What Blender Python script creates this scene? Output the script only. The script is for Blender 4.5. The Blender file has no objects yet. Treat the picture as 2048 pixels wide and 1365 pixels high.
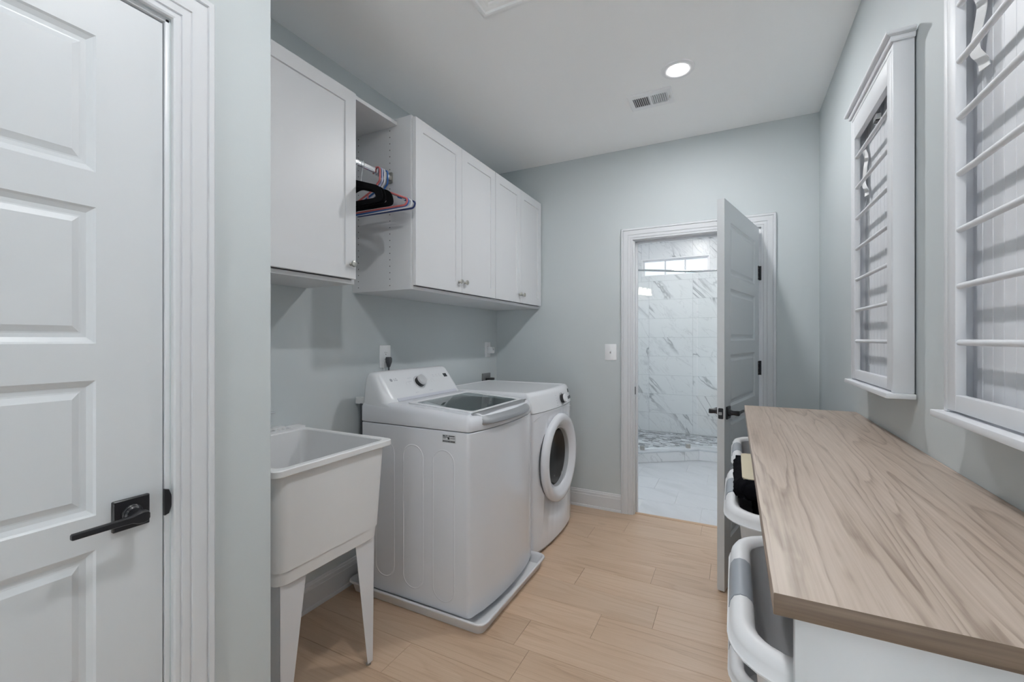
import bpy, bmesh, math, random
from mathutils import Vector, Matrix
random.seed(7)
PI = math.pi
S = bpy.context.scene
C = S.collection

# ------------------------------------------------------------------ camera, world, lights, exposure
cam_d = bpy.data.cameras.new('camera'); cam = bpy.data.objects.new('camera', cam_d); C.objects.link(cam)
cam_d.sensor_fit = 'HORIZONTAL'; cam_d.sensor_width = 36.0; cam_d.lens = 36.0 * 877.6 / 2048
cam_d.shift_y = (679.0 - 682.5) / 2048; cam_d.clip_start = 0.02; cam_d.clip_end = 60
cam.location = (0, 0, 1.31); cam.rotation_euler = (PI / 2, 0, 0.46874)
S.camera = cam

W = bpy.data.worlds.new('sky'); S.world = W; W.use_nodes = True
bg = W.node_tree.nodes['Background']; bg.inputs[0].default_value = (0.80, 0.90, 1.0, 1); bg.inputs[1].default_value = 1.5

def area(name, loc, size, power, col=(1, 1, 1), rot=(0, 0, 0), shape='DISK', size_y=None, spread=PI):
    d = bpy.data.lights.new(name, 'AREA'); d.shape = shape; d.size = size
    if size_y: d.size_y = size_y
    d.energy = power; d.color = col; d.spread = spread
    o = bpy.data.objects.new(name, d); o.location = loc; o.rotation_euler = rot; C.objects.link(o); return o

LAMPS = [(-0.265, 2.465), (-0.275, 0.60), (-0.275, -1.25)]          # recessed lights of the laundry room; the rearmost is added, unseen, for fill
for (lx, ly), pw in zip(LAMPS, (11.6, 11.2, 3.0)):
    area('recessed_lamp', (lx, ly, 2.722), 0.095, pw, (0.97, 0.985, 1.0))
area('bathroom_fill', (-0.45, 5.45, 2.71), 0.16, 10, (1.0, 0.99, 0.98))  # two added lights without fixtures, filling the bathroom
area('bathroom_fill', (0.55, 4.25, 2.71), 0.16, 7, (1.0, 0.99, 0.98))
area('daylight_fill', (-1.98, 4.35, 1.65), 1.0, 13, (0.90, 0.95, 1.0), (0, -PI / 2, 0), 'RECTANGLE', 1.3)  # added cool fill panel in front of the unseen side window
# added fill sunlight through a made-up unseen door, bounced off the floor upward
sd = bpy.data.lights.new('fill_sun', 'SUN'); sd.energy = 88.0; sd.angle = 0.02; sd.color = (1.0, 0.99, 1.0)
so = bpy.data.objects.new('fill_sun', sd); C.objects.link(so); so.rotation_euler = Vector((0.05, 0.53, -0.85)).to_track_quat('-Z', 'Y').to_euler()
S.view_settings.view_transform = 'Standard'; S.view_settings.look = 'None'
S.view_settings.exposure = 0.10; S.view_settings.gamma = 1.0; S.view_settings.use_curve_mapping = False
S.cycles.use_denoising = True; S.cycles.max_bounces = 16; S.cycles.diffuse_bounces = 12; S.cycles.transparent_max_bounces = 12
S.cycles.caustics_reflective = False; S.cycles.caustics_refractive = False; S.cycles.sample_clamp_indirect = 60.0

# ------------------------------------------------------------------ materials
def lin(r, g, b):
    f = lambda c: (c / 255 / 12.92) if c / 255 <= 0.04045 else ((c / 255 + 0.055) / 1.055) ** 2.4
    return (f(r), f(g), f(b), 1)

def mat(name, col, rough=0.5, metal=0.0, bump=0.0, bscale=300.0, spec=0.5, coat=0.0, var=0.0, vscale=3.0):
    m = bpy.data.materials.new(name); m.use_nodes = True; nt = m.node_tree; b = nt.nodes['Principled BSDF']
    if len(col) == 3: col = (*col, 1)
    b.inputs['Base Color'].default_value = col; b.inputs['Roughness'].default_value = rough
    b.inputs['Metallic'].default_value = metal; b.inputs['Specular IOR Level'].default_value = spec
    b.inputs['Coat Weight'].default_value = coat; b.inputs['Coat Roughness'].default_value = 0.08
    tc = nt.nodes.new('ShaderNodeTexCoord')
    if bump > 0:
        n = nt.nodes.new('ShaderNodeTexNoise'); n.inputs['Scale'].default_value = bscale; n.inputs['Detail'].default_value = 3
        nt.links.new(tc.outputs['Object'], n.inputs['Vector'])
        bp = nt.nodes.new('ShaderNodeBump'); bp.inputs['Strength'].default_value = bump; bp.inputs['Distance'].default_value = 0.001
        nt.links.new(n.outputs['Fac'], bp.inputs['Height']); nt.links.new(bp.outputs['Normal'], b.inputs['Normal'])
    if var > 0:
        n2 = nt.nodes.new('ShaderNodeTexNoise'); n2.inputs['Scale'].default_value = vscale; n2.inputs['Detail'].default_value = 4
        nt.links.new(tc.outputs['Object'], n2.inputs['Vector'])
        mx = nt.nodes.new('ShaderNodeMix'); mx.data_type = 'RGBA'
        mx.inputs[6].default_value = tuple(c * (1 - var) for c in col[:3]) + (1,)
        mx.inputs[7].default_value = tuple(min(1, c * (1 + var)) for c in col[:3]) + (1,)
        nt.links.new(n2.outputs['Fac'], mx.inputs[0]); nt.links.new(mx.outputs[2], b.inputs['Base Color'])
    return m

def emit(name, col, st):
    m = bpy.data.materials.new(name); m.use_nodes = True; nt = m.node_tree
    for n in list(nt.nodes): nt.nodes.remove(n)
    e = nt.nodes.new('ShaderNodeEmission'); o = nt.nodes.new('ShaderNodeOutputMaterial')
    e.inputs[0].default_value = (*col, 1); e.inputs[1].default_value = st; nt.links.new(e.outputs[0], o.inputs[0]); return m

def glass_mat(name, tint=(0.95, 0.98, 0.97), ior=1.5, rough=0.0):
    m = bpy.data.materials.new(name); m.use_nodes = True; nt = m.node_tree
    for n in list(nt.nodes): nt.nodes.remove(n)
    o = nt.nodes.new('ShaderNodeOutputMaterial'); t = nt.nodes.new('ShaderNodeBsdfTransparent'); g = nt.nodes.new('ShaderNodeBsdfGlossy')
    f = nt.nodes.new('ShaderNodeFresnel'); x = nt.nodes.new('ShaderNodeMixShader')
    t.inputs[0].default_value = (*tint, 1); g.inputs['Roughness'].default_value = rough; f.inputs[0].default_value = ior
    ge = nt.nodes.new('ShaderNodeNewGeometry'); mr = nt.nodes.new('ShaderNodeMapRange')      # same reflection on both faces of a pane
    mr.inputs['To Min'].default_value = ior; mr.inputs['To Max'].default_value = 1 / ior
    nt.links.new(ge.outputs['Backfacing'], mr.inputs[0]); nt.links.new(mr.outputs[0], f.inputs[0])
    nt.links.new(f.outputs[0], x.inputs[0]); nt.links.new(t.outputs[0], x.inputs[1]); nt.links.new(g.outputs[0], x.inputs[2])
    nt.links.new(x.outputs[0], o.inputs[0]); return m

def wood_mat(name, light, mid, dark, axis, ring=9.0, stretch=0.12, rough=0.45, knots=False, rnd=True, tint=0.10, turns=14.0, line=0.55, fibre=0.35, cloud=0.35, strips=0.0):
    """grain along one local axis ('x' or 'y'): thin growth lines with a soft side, fibres, slow clouds; each board its own offset and tint"""
    m = bpy.data.materials.new(name); m.use_nodes = True; nt = m.node_tree; N = nt.nodes; L = nt.links
    b = N['Principled BSDF']; b.inputs['Roughness'].default_value = rough
    def math_(op, a, c=None, clamp=False):
        n = N.new('ShaderNodeMath'); n.operation = op; n.use_clamp = clamp
        for i, v in enumerate((a, c)):
            if v is None: continue
            if isinstance(v, (int, float)): n.inputs[i].default_value = v
            else: L.new(v, n.inputs[i])
        return n.outputs[0]
    tc = N.new('ShaderNodeTexCoord'); oi = N.new('ShaderNodeObjectInfo')
    seed = oi.outputs['Random'] if rnd else None
    if strips:
        sp = N.new('ShaderNodeSeparateXYZ'); L.new(tc.outputs['Object'], sp.inputs[0])
        cell = math_('FLOOR', math_('MULTIPLY', sp.outputs[0 if axis == 'y' else 1], 1.0 / strips))
        wn = N.new('ShaderNodeTexWhiteNoise'); wn.noise_dimensions = '1D'; L.new(cell, wn.inputs['W']); seed = wn.outputs['Value']
    vec = tc.outputs['Object']
    if seed is not None:
        cmb = N.new('ShaderNodeCombineXYZ')
        for i in range(3): L.new(seed, cmb.inputs[i])
        sc = N.new('ShaderNodeVectorMath'); sc.operation = 'SCALE'; sc.inputs[3].default_value = 37.0; L.new(cmb.outputs[0], sc.inputs[0])
        add = N.new('ShaderNodeVectorMath'); add.operation = 'ADD'; L.new(vec, add.inputs[0]); L.new(sc.outputs[0], add.inputs[1]); vec = add.outputs[0]
    def mapped(k):
        mp = N.new('ShaderNodeMapping'); L.new(vec, mp.inputs[0]); mp.inputs['Scale'].default_value = (k, 1, 1) if axis == 'x' else (1, k, 1); return mp.outputs[0]
    def noise(v, scale, det, rg=0.5, dist=0.0):
        n = N.new('ShaderNodeTexNoise'); n.inputs['Scale'].default_value = scale; n.inputs['Detail'].default_value = det; n.inputs['Roughness'].default_value = rg; n.inputs['Distortion'].default_value = dist
        L.new(v, n.inputs['Vector']); return n.outputs['Fac']
    base = noise(mapped(stretch), ring, 1.6, 0.4, 0.25)
    wob = math_('MULTIPLY', noise(mapped(0.35), 26, 2), 0.035)
    saw = math_('FRACT', math_('MULTIPLY', math_('ADD', base, wob), turns))
    sm = N.new('ShaderNodeMapRange'); sm.interpolation_type = 'SMOOTHSTEP'; sm.inputs['From Min'].default_value = 0.86; sm.inputs['From Max'].default_value = 1.0; sm.inputs['To Min'].default_value = 1; sm.inputs['To Max'].default_value = 0; L.new(saw, sm.inputs[0])
    lines = math_('MULTIPLY', math_('POWER', saw, 3.0), sm.outputs[0])
    fib = noise(mapped(0.03), 190, 4)
    cl = noise(mapped(0.2), 4.0, 3)
    f1 = math_('MULTIPLY', lines, line); f2 = math_('MULTIPLY', math_('SUBTRACT', fib, 0.5), fibre * 2); f3 = math_('MULTIPLY', math_('SUBTRACT', cl, 0.5), cloud * 2)
    tot = math_('ADD', math_('ADD', math_('ADD', f1, f2), f3), 0.28, True)
    rp = N.new('ShaderNodeValToRGB'); el = rp.color_ramp.elements
    el[0].position = 0.0; el[0].color = light; el[1].position = 1.0; el[1].color = dark; e = el.new(0.45); e.color = mid
    L.new(tot, rp.inputs[0]); col = rp.outputs[0]
    if knots:
        vo = N.new('ShaderNodeTexVoronoi'); vo.inputs['Scale'].default_value = 2.3
        L.new(mapped(0.55), vo.inputs['Vector'])
        kr = N.new('ShaderNodeMapRange'); kr.inputs['From Min'].default_value = 0.01; kr.inputs['From Max'].default_value = 0.06
        kr.inputs['To Min'].default_value = 0.45; kr.inputs['To Max'].default_value = 0.0; L.new(vo.outputs['Distance'], kr.inputs[0])
        mk = N.new('ShaderNodeMix'); mk.data_type = 'RGBA'; mk.inputs[7].default_value = tuple(c * 0.6 for c in dark[:3]) + (1,)
        L.new(kr.outputs[0], mk.inputs[0]); L.new(col, mk.inputs[6]); col = mk.outputs[2]
    if seed is not None and tint:
        hs = N.new('ShaderNodeHueSaturation'); mr = N.new('ShaderNodeMapRange'); mr.inputs['To Min'].default_value = 1 - tint; mr.inputs['To Max'].default_value = 1 + tint
        L.new(seed, mr.inputs[0]); L.new(mr.outputs[0], hs.inputs['Value']); L.new(col, hs.inputs['Color']); col = hs.outputs[0]
    L.new(col, b.inputs['Base Color'])
    bp = N.new('ShaderNodeBump'); bp.inputs['Strength'].default_value = 0.10; bp.inputs['Distance'].default_value = 0.0006
    L.new(fib, bp.inputs['Height']); L.new(bp.outputs[0], b.inputs['Normal'])
    return m

def marble_mat(name, base, vein, rough=0.12, amount=0.85, scale=1.0, axis='xz', soft=0.035):
    m = bpy.data.materials.new(name); m.use_nodes = True; nt = m.node_tree; N = nt.nodes; L = nt.links
    b = N['Principled BSDF']; b.inputs['Roughness'].default_value = rough
    tc = N.new('ShaderNodeTexCoord'); oi = N.new('ShaderNodeObjectInfo')
    cmb = N.new('ShaderNodeCombineXYZ'); 
    for i in range(3): L.new(oi.outputs['Random'], cmb.inputs[i])
    sc = N.new('ShaderNodeVectorMath'); sc.operation = 'SCALE'; sc.inputs[3].default_value = 23.0; L.new(cmb.outputs[0], sc.inputs[0])
    mp0 = N.new('ShaderNodeMapping'); mp0.inputs['Rotation'].default_value = (0, math.radians(-48), 0) if axis == 'xz' else (0, 0, math.radians(46))
    L.new(tc.outputs['Object'], mp0.inputs[0])
    mp = N.new('ShaderNodeMapping'); mp.inputs['Scale'].default_value = (0.42, 1.5, 1.5); L.new(mp0.outputs[0], mp.inputs[0])
    add = N.new('ShaderNodeVectorMath'); add.operation = 'ADD'; L.new(mp.outputs[0], add.inputs[0]); L.new(sc.outputs[0], add.inputs[1])
    def veins(scale, width, det):
        n = N.new('ShaderNodeTexNoise'); n.inputs['Scale'].default_value = scale; n.inputs['Detail'].default_value = det; n.inputs['Roughness'].default_value = 0.55; n.inputs['Distortion'].default_value = 0.9
        L.new(add.outputs[0], n.inputs['Vector'])
        s = N.new('ShaderNodeMath'); s.operation = 'SUBTRACT'; s.inputs[1].default_value = 0.5; L.new(n.outputs['Fac'], s.inputs[0])
        a = N.new('ShaderNodeMath'); a.operation = 'ABSOLUTE'; L.new(s.outputs[0], a.inputs[0])
        r = N.new('ShaderNodeMapRange'); r.inputs['From Max'].default_value = width; r.inputs['To Min'].default_value = 1; r.inputs['To Max'].default_value = 0; L.new(a.outputs[0], r.inputs[0])
        return r.outputs[0]
    v1 = veins(1.7 * scale, soft, 5); v2 = veins(3.9 * scale, soft * 0.55, 6)
    msk = N.new('ShaderNodeTexNoise'); msk.inputs['Scale'].default_value = 2.4; L.new(add.outputs[0], msk.inputs['Vector'])
    mr = N.new('ShaderNodeMapRange'); mr.inputs['From Min'].default_value = 0.47; mr.inputs['From Max'].default_value = 0.62; L.new(msk.outputs['Fac'], mr.inputs[0])
    p1 = N.new('ShaderNodeMath'); p1.operation = 'MULTIPLY'; L.new(v1, p1.inputs[0]); L.new(mr.outputs[0], p1.inputs[1])
    p2 = N.new('ShaderNodeMath'); p2.operation = 'MULTIPLY'; p2.inputs[1].default_value = 0.30; L.new(v2, p2.inputs[0])
    mxm = N.new('ShaderNodeMath'); mxm.operation = 'MAXIMUM'; L.new(p1.outputs[0], mxm.inputs[0]); L.new(p2.outputs[0], mxm.inputs[1])
    am = N.new('ShaderNodeMath'); am.operation = 'MULTIPLY'; am.inputs[1].default_value = amount; L.new(mxm.outputs[0], am.inputs[0])
    mx = N.new('ShaderNodeMix'); mx.data_type = 'RGBA'; mx.inputs[6].default_value = base; mx.inputs[7].default_value = vein
    L.new(am.outputs[0], mx.inputs[0]); L.new(mx.outputs[2], b.inputs['Base Color'])
    return m

WALL = mat('sage_wall_paint', (0.560, 0.598, 0.608), 0.62, bump=0.12, bscale=260)
CEIL = mat('ceiling_paint', (0.92, 0.92, 0.92), 0.8, bump=0.15, bscale=220)
TRIM = mat('white_trim_paint', (0.67, 0.68, 0.70), 0.33, bump=0.03, bscale=90)
DOORP = mat('white_door_paint', (0.66, 0.68, 0.70), 0.38, bump=0.08, bscale=180)
CABW = mat('white_cabinet_laminate', (0.69, 0.695, 0.71), 0.36, bump=0.02, bscale=200)
RACKW = mat('white_rack_paint', (0.71, 0.72, 0.745), 0.5)
ENAM = mat('white_appliance_enamel', (0.71, 0.72, 0.755), 0.16, coat=0.35)
PLAST = mat('white_appliance_plastic', (0.72, 0.73, 0.75), 0.25)
PANLAV = mat('lavender_band_plastic', (0.55, 0.56, 0.62), 0.35)
SINKW = mat('offwhite_sink_plastic', (0.74, 0.74, 0.745), 0.42, bump=0.04, bscale=400)
LEGW = mat('white_leg_metal', (0.70, 0.71, 0.74), 0.35)
PANW = mat('white_pan_plastic', (0.70, 0.70, 0.715), 0.35)
BASKW = mat('white_basket_plastic', (0.72, 0.725, 0.74), 0.40)
BASKG = mat('grey_grip_plastic', (0.30, 0.325, 0.36), 0.38)
SILV = mat('brushed_silver_plastic', (0.44, 0.445, 0.46), 0.30, metal=0.75)
CHROME = mat('chrome', (0.75, 0.76, 0.77), 0.14, metal=1.0)
NICKEL = mat('satin_nickel', (0.55, 0.53, 0.49), 0.28, metal=1.0)
BLACKM = mat('matte_black_metal', (0.016, 0.016, 0.019), 0.36, spec=0.5)
BLACKP = mat('black_plastic', (0.02, 0.02, 0.022), 0.3)
DARKG = mat('dark_grey_rubber', (0.075, 0.078, 0.085), 0.5)
PRINT = mat('grey_print', (0.30, 0.31, 0.34), 0.6)
PRINTL = mat('pale_grey_print', (0.55, 0.56, 0.59), 0.6)
LABELS = mat('label_silver_paper', (0.55, 0.56, 0.57), 0.5)
SCREEN = mat('dark_display_glass', (0.02, 0.022, 0.03), 0.12)
STRAPM = mat('white_cotton_strap', (0.80, 0.80, 0.80), 0.85, bump=0.4, bscale=900)
VELV = mat('black_velvet', (0.006, 0.006, 0.007), 0.95, spec=0.1, bump=0.3, bscale=900)
PINKP = mat('coral_pink_plastic', (0.62, 0.16, 0.16), 0.35)
BLUEP = mat('bright_blue_plastic', (0.04, 0.15, 0.46), 0.3)
PERIP = mat('pale_periwinkle_plastic', (0.48, 0.53, 0.74), 0.3)
NAVYP = mat('navy_plastic', (0.03, 0.05, 0.16), 0.35)
WHITP = mat('white_plastic', (0.80, 0.80, 0.81), 0.35)
PLATE = mat('white_wall_plate', (0.85, 0.85, 0.86), 0.3)
RUGB = mat('black_pile', (0.008, 0.008, 0.010), 1.0, spec=0.05, bump=0.9, bscale=700)
RUGC = mat('cream_latex_backing', (0.62, 0.56, 0.42), 0.85, bump=0.6, bscale=350)
DRUM = mat('drum_steel', (0.34, 0.36, 0.36), 0.3, metal=0.7)
GROUT = mat('pale_grout', (0.62, 0.63, 0.64), 0.8)
CURBM = mat('curb_stone', (0.62, 0.65, 0.68), 0.25, var=0.12, vscale=14)
DISC = emit('lamp_disc', (1.0, 0.985, 0.96), 26.0)
SHADEG = emit('lit_shade', (1.0, 0.93, 0.80), 10.0)
WGLASS = glass_mat('clear_glass', (0.975, 0.985, 0.985))
LIDGL = glass_mat('tinted_lid_glass', (0.72, 0.78, 0.78), 1.75)
OAK = wood_mat('light_oak_floor', lin(209, 184, 160), lin(197, 169, 143), lin(156, 127, 101), 'x', ring=7.0, stretch=0.10, rough=0.34, knots=True, tint=0.065, turns=9, line=0.34, fibre=0.34, cloud=0.34)
WALNUT = wood_mat('greyed_walnut_laminate', lin(194, 178, 165), lin(176, 159, 145), lin(126, 107, 94), 'y', ring=10.0, stretch=0.065, rough=0.42, rnd=False, tint=0.05, turns=12, line=0.62, fibre=0.46, cloud=0.36, strips=0.105)
WALSHADE = wood_mat('walnut_edge_shaded', lin(136, 117, 100), lin(118, 99, 83), lin(90, 73, 59), 'x', ring=30, stretch=0.05, rough=0.5, rnd=False, turns=9, line=.4, fibre=0.7)  # worktop ends: shade painted in as a darker walnut
MARB = marble_mat('calacatta_tile', (0.76, 0.772, 0.785, 1), (0.27, 0.285, 0.31, 1), 0.28, soft=0.022)
FTILE = marble_mat('pale_floor_tile', (0.58, 0.595, 0.62, 1), (0.44, 0.46, 0.48, 1), 0.3, 0.55, 1.2, 'xy', 0.12)
MOS = [mat('mosaic_' + n, c, 0.35) for n, c in (('white', (0.75, 0.77, 0.79)), ('pale', (0.48, 0.50, 0.53)), ('grey', (0.22, 0.235, 0.25)), ('dark', (0.09, 0.095, 0.105)))]

# ------------------------------------------------------------------ builders
OFF = {}
def tag(o, label=None, cat=None, group=None, kind=None):
    if label: o['label'] = label
    if cat: o['category'] = cat
    if group: o['group'] = group
    if kind: o['kind'] = kind
    return o
def root(name, loc, label=None, cat=None, group=None, rz=0.0, kind=None):
    o = bpy.data.objects.new(name, None); o.empty_display_size = 0.05; C.objects.link(o)
    o.location = loc; o.rotation_euler = (0, 0, rz); OFF[o] = Vector((0, 0, 0)) if rz else Vector(loc)
    return tag(o, label, cat, group, kind)

def rrect(x0, x1, y0, y1, r, n=4):
    """rounded rectangle, counter clockwise; r may be a 4-tuple for corners (x1y1, x0y1, x0y0, x1y0)"""
    rs = r if isinstance(r, (tuple, list)) else (r,) * 4
    out = []
    for k, (cx, cy, sx, sy) in enumerate(((x1, y1, -1, -1), (x0, y1, 1, -1), (x0, y0, 1, 1), (x1, y0, -1, 1))):
        q = max(rs[k], 1e-5); ox, oy = cx + sx * q, cy + sy * q
        for i in range(n + 1):
            a = k * PI / 2 + i / n * PI / 2
            out.append((ox + q * math.cos(a), oy + q * math.sin(a)))
    return out

class MB:
    def __init__(s): s.bm = bmesh.new()
    def merge(s, t):
        me = bpy.data.meshes.new('t'); t.to_mesh(me); t.free(); s.bm.from_mesh(me); bpy.data.meshes.remove(me); return s
    def box(s, x0, x1, y0, y1, z0, z1, bev=0.0, seg=2):
        t = bmesh.new(); bmesh.ops.create_cube(t, size=1)
        for v in t.verts: v.co = Vector(((x0 + x1) / 2 + v.co.x * (x1 - x0), (y0 + y1) / 2 + v.co.y * (y1 - y0), (z0 + z1) / 2 + v.co.z * (z1 - z0)))
        if bev: bmesh.ops.bevel(t, geom=t.edges[:], offset=bev, segments=seg, affect='EDGES', profile=0.5)
        return s.merge(t)
    def loft(s, rings, cap0=True, cap1=True, closed=False):
        n = len(rings[0]); vs = [[s.bm.verts.new(p) for p in r] for r in rings]
        m = len(vs)
        for i in range(m if closed else m - 1):
            a, b = vs[i], vs[(i + 1) % m]
            for j in range(n):
                k = (j + 1) % n
                try: s.bm.faces.new((a[j], a[k], b[k], b[j]))
                except ValueError: pass
        if not closed:
            if cap0: s.bm.faces.new(list(reversed(vs[0])))
            if cap1: s.bm.faces.new(vs[-1])
        return s
    def strip(s, rows):
        """open grid of points"""
        vs = [[s.bm.verts.new(p) for p in r] for r in rows]
        for i in range(len(vs) - 1):
            for j in range(len(vs[0]) - 1): s.bm.faces.new((vs[i][j], vs[i][j + 1], vs[i + 1][j + 1], vs[i + 1][j]))
        return s
    def poly(s, pts): s.bm.faces.new([s.bm.verts.new(p) for p in pts]); return s
    def prism(s, pts, fn, a0, a1):
        """extrude 2D polygon pts; fn(p, a) -> 3D point"""
        return s.loft([[fn(p, a0) for p in pts], [fn(p, a1) for p in pts]])
    def tube(s, pts, r, seg=8, closed=False):
        pts = [Vector(p) for p in pts]; n = len(pts); rings = []; up = None
        for i, p in enumerate(pts):
            a = pts[i - 1] if (i or closed) else p; b = pts[(i + 1) % n] if (i < n - 1 or closed) else p
            t = (b - a).normalized()
            if up is None:
                up = Vector((0, 0, 1)) if abs(t.z) < 0.9 else Vector((1, 0, 0))
            x = t.cross(up)
            if x.length < 1e-6: x = t.cross(Vector((0.3, 1, 0.2)))
            x.normalize(); y = x.cross(t).normalized(); up = y
            rr = r[i] if isinstance(r, (list, tuple)) else r
            rings.append([p + x * (rr * math.cos(2 * PI * k / seg)) + y * (rr * math.sin(2 * PI * k / seg)) for k in range(seg)])
        return s.loft(rings, closed=closed)
    def lathe(s, prof, o, axis=(0, 0, 1), seg=20, cap0=True, cap1=True):
        """prof: list of (radius, height along the axis)"""
        o = Vector(o); z = Vector(axis).normalized(); x = z.orthogonal().normalized(); y = z.cross(x)
        rings = [[o + z * h + x * (max(r, 1e-5) * math.cos(2 * PI * k / seg)) + y * (max(r, 1e-5) * math.sin(2 * PI * k / seg)) for k in range(seg)] for r, h in prof]
        return s.loft(rings, cap0, cap1)
    def build(s, name, m, parent=None, smooth=35, label=None, local=False, kind=None):
        bm = s.bm
        bmesh.ops.recalc_face_normals(bm, faces=bm.faces[:])
        me = bpy.data.meshes.new(name)
        o = bpy.data.objects.new(name, me); C.objects.link(o)
        if parent is not None:
            off = Vector((0, 0, 0)) if local else OFF[parent]
            o.parent = parent; OFF[o] = off
        else:
            co = [v.co for v in bm.verts]
            off = Vector(((min(c.x for c in co) + max(c.x for c in co)) / 2, (min(c.y for c in co) + max(c.y for c in co)) / 2, min(c.z for c in co)))
            o.location = off; OFF[o] = off.copy()
        for v in bm.verts: v.co -= off
        for f in bm.faces: f.smooth = bool(smooth)
        bm.to_mesh(me); bm.free()
        if smooth: me.set_sharp_from_angle(angle=math.radians(smooth))
        for q in (m if isinstance(m, list) else [m]): me.materials.append(q)
        if label: o['label'] = label
        if kind: o['kind'] = kind
        return o
def bx(name, m, parent, *a, bev=0.0, **k): return MB().box(*a, bev=bev).build(name, m, parent, **k)
def structure(name, m, mb, **k): return tag(mb.build(name, m, None, **k), kind='structure')
def placed(name, me, parent, loc, m=None):
    """a piece that shares mesh data, placed in the world under its parent"""
    o = bpy.data.objects.new(name, me); C.objects.link(o); o.parent = parent; o.location = Vector(loc) - OFF[parent]; return o
def copy_tree(src, delta, label=None, group=None):
    def cp(o, par):
        c = o.copy(); C.objects.link(c); c.parent = par
        for ch in o.children: cp(ch, c)
        return c
    r = cp(src, None); r.location = src.location + Vector(delta)
    if label: r['label'] = label
    if group: r['group'] = group
    return r
def text_mesh(txt, size, ext=0.0002):
    cu = bpy.data.curves.new('txt', 'FONT'); cu.body = txt; cu.size = size; cu.extrude = ext; cu.align_x = 'CENTER'; cu.align_y = 'CENTER'
    o = bpy.data.objects.new('txt', cu); C.objects.link(o)
    bpy.context.view_layer.update()
    me = bpy.data.meshes.new_from_object(o.evaluated_get(bpy.context.evaluated_depsgraph_get()))
    bpy.data.objects.remove(o); return me

# ------------------------------------------------------------------ room shell
XL, XR, YB, ZC, XS, YS = -1.838, 0.478, 3.334, 2.74, -1.16, 0.792
YN = -3.4
fl = structure('floor', mat('dark_oak_joint', lin(128, 102, 80), 0.7), MB().box(XL - .12, XR + .12, YN - .12, 3.372, -0.10, -0.0016))
structure('ceiling', CEIL, MB().box(XL - .12, XR + .12, YN - .12, YB + .116, ZC, ZC + .1))
structure('wall_left', WALL, MB().box(XL - .12, XL, YS - .12, YB + .116, 0, ZC))
structure('wall_right', WALL, MB().box(XR, XR + .12, YN - .12, YB + .116, 0, ZC))
structure('wall_front', WALL, MB().box(XS - .12, -.42, YN - .12, YN, 0, ZC).box(.45, XR, YN - .12, YN, 0, ZC).box(-.42, .45, YN - .12, YN, 2.36, ZC))
filldoor = structure('fill_door', TRIM, MB().box(-.42, -.37, YN - .08, YN - .03, 0, 2.36).box(.40, .45, YN - .08, YN - .03, 0, 2.36).box(-.37, .40, YN - .08, YN - .03, 0, .06).box(-.37, .40, YN - .08, YN - .03, 2.30, 2.36))  # added unseen glazed door, lets the fill light in
bx('pane', WGLASS, filldoor, -.37, .40, YN - .058, YN - .052, .06, 2.30)
OX0, OX1, OZ = -0.682, 0.166, 2.065        # rough opening of the far doorway
structure('wall_back', WALL, MB().box(XL, OX0, YB, YB + .116, 0, ZC).box(OX1, XR, YB, YB + .116, 0, ZC).box(OX0, OX1, YB, YB + .116, OZ, ZC))
DY0, DY1, DZ = -0.245, 0.545, 2.045        # opening in the near left wall
structure('wall_near_left', WALL, MB().box(XS - .12, XS, YN, DY0, 0, ZC).box(XS - .12, XS, DY1, YS, 0, ZC).box(XS - .12, XS, DY0, DY1, DZ, ZC)
          .box(XL, XS - .12, YS - .12, YS, 0, ZC))

# floor planks: rows 0.1875 wide, boards 1.22 long
PW, PL, G = 0.1875, 1.22, 0.0005
def plank_mesh(a, b, th=0.012, c=0.0011):
    x, y = a / 2 - G, b / 2 - G
    return [[(-x, -y, -th), (x, -y, -th), (x, y, -th), (-x, y, -th)], [(-x, -y, -c), (x, -y, -c), (x, y, -c), (-x, y, -c)],
            [(-x + c, -y + c, 0), (x - c, -y + c, 0), (x - c, y - c, 0), (-x + c, y - c, 0)]]
cache = {}
structure('floor_bounce', mat('pale_bounce_tile', (0.66, 0.67, 0.68), 0.5, var=0.05, vscale=5), MB().box(XS, XR, YN, 2.055 - 22 * PW - .001, -.0016, 0))  # added pale floor, unseen, bounces neutral light up to the ceiling
def piece(parent, name, m, cx, cy, cz, a, b, th=0.012, c=0.0011):
    key = (name, round(a, 4), round(b, 4), m.name)
    if key not in cache:
        t = MB().loft(plank_mesh(a, b, th, c)); me = bpy.data.meshes.new(name)
        bmesh.ops.recalc_face_normals(t.bm, faces=t.bm.faces[:]); t.bm.to_mesh(me); t.bm.free(); me.materials.append(m); cache[key] = me
    return placed(name, cache[key], parent, (cx, cy, cz))
known = {0: -0.331, -1: -0.563, 1: -0.763, 4: -0.866, -2: -0.845, 2: -0.40, 3: -0.12}
for k in range(-22, 8):
    y0 = 2.055 + k * PW; y1 = min(y0 + PW, 3.372)
    if y0 > 3.36: continue
    j = known.get(k, -1.8 + ((k * 0.47) % 1.22))
    while j > XL: j -= PL
    while j < XR:
        x0, x1 = max(j, XL), min(j + PL, XR)
        if x1 - x0 > 0.02: piece(fl, 'plank', OAK, (x0 + x1) / 2, (y0 + y1) / 2, 0.0, x1 - x0, y1 - y0)
        j += PL

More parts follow.
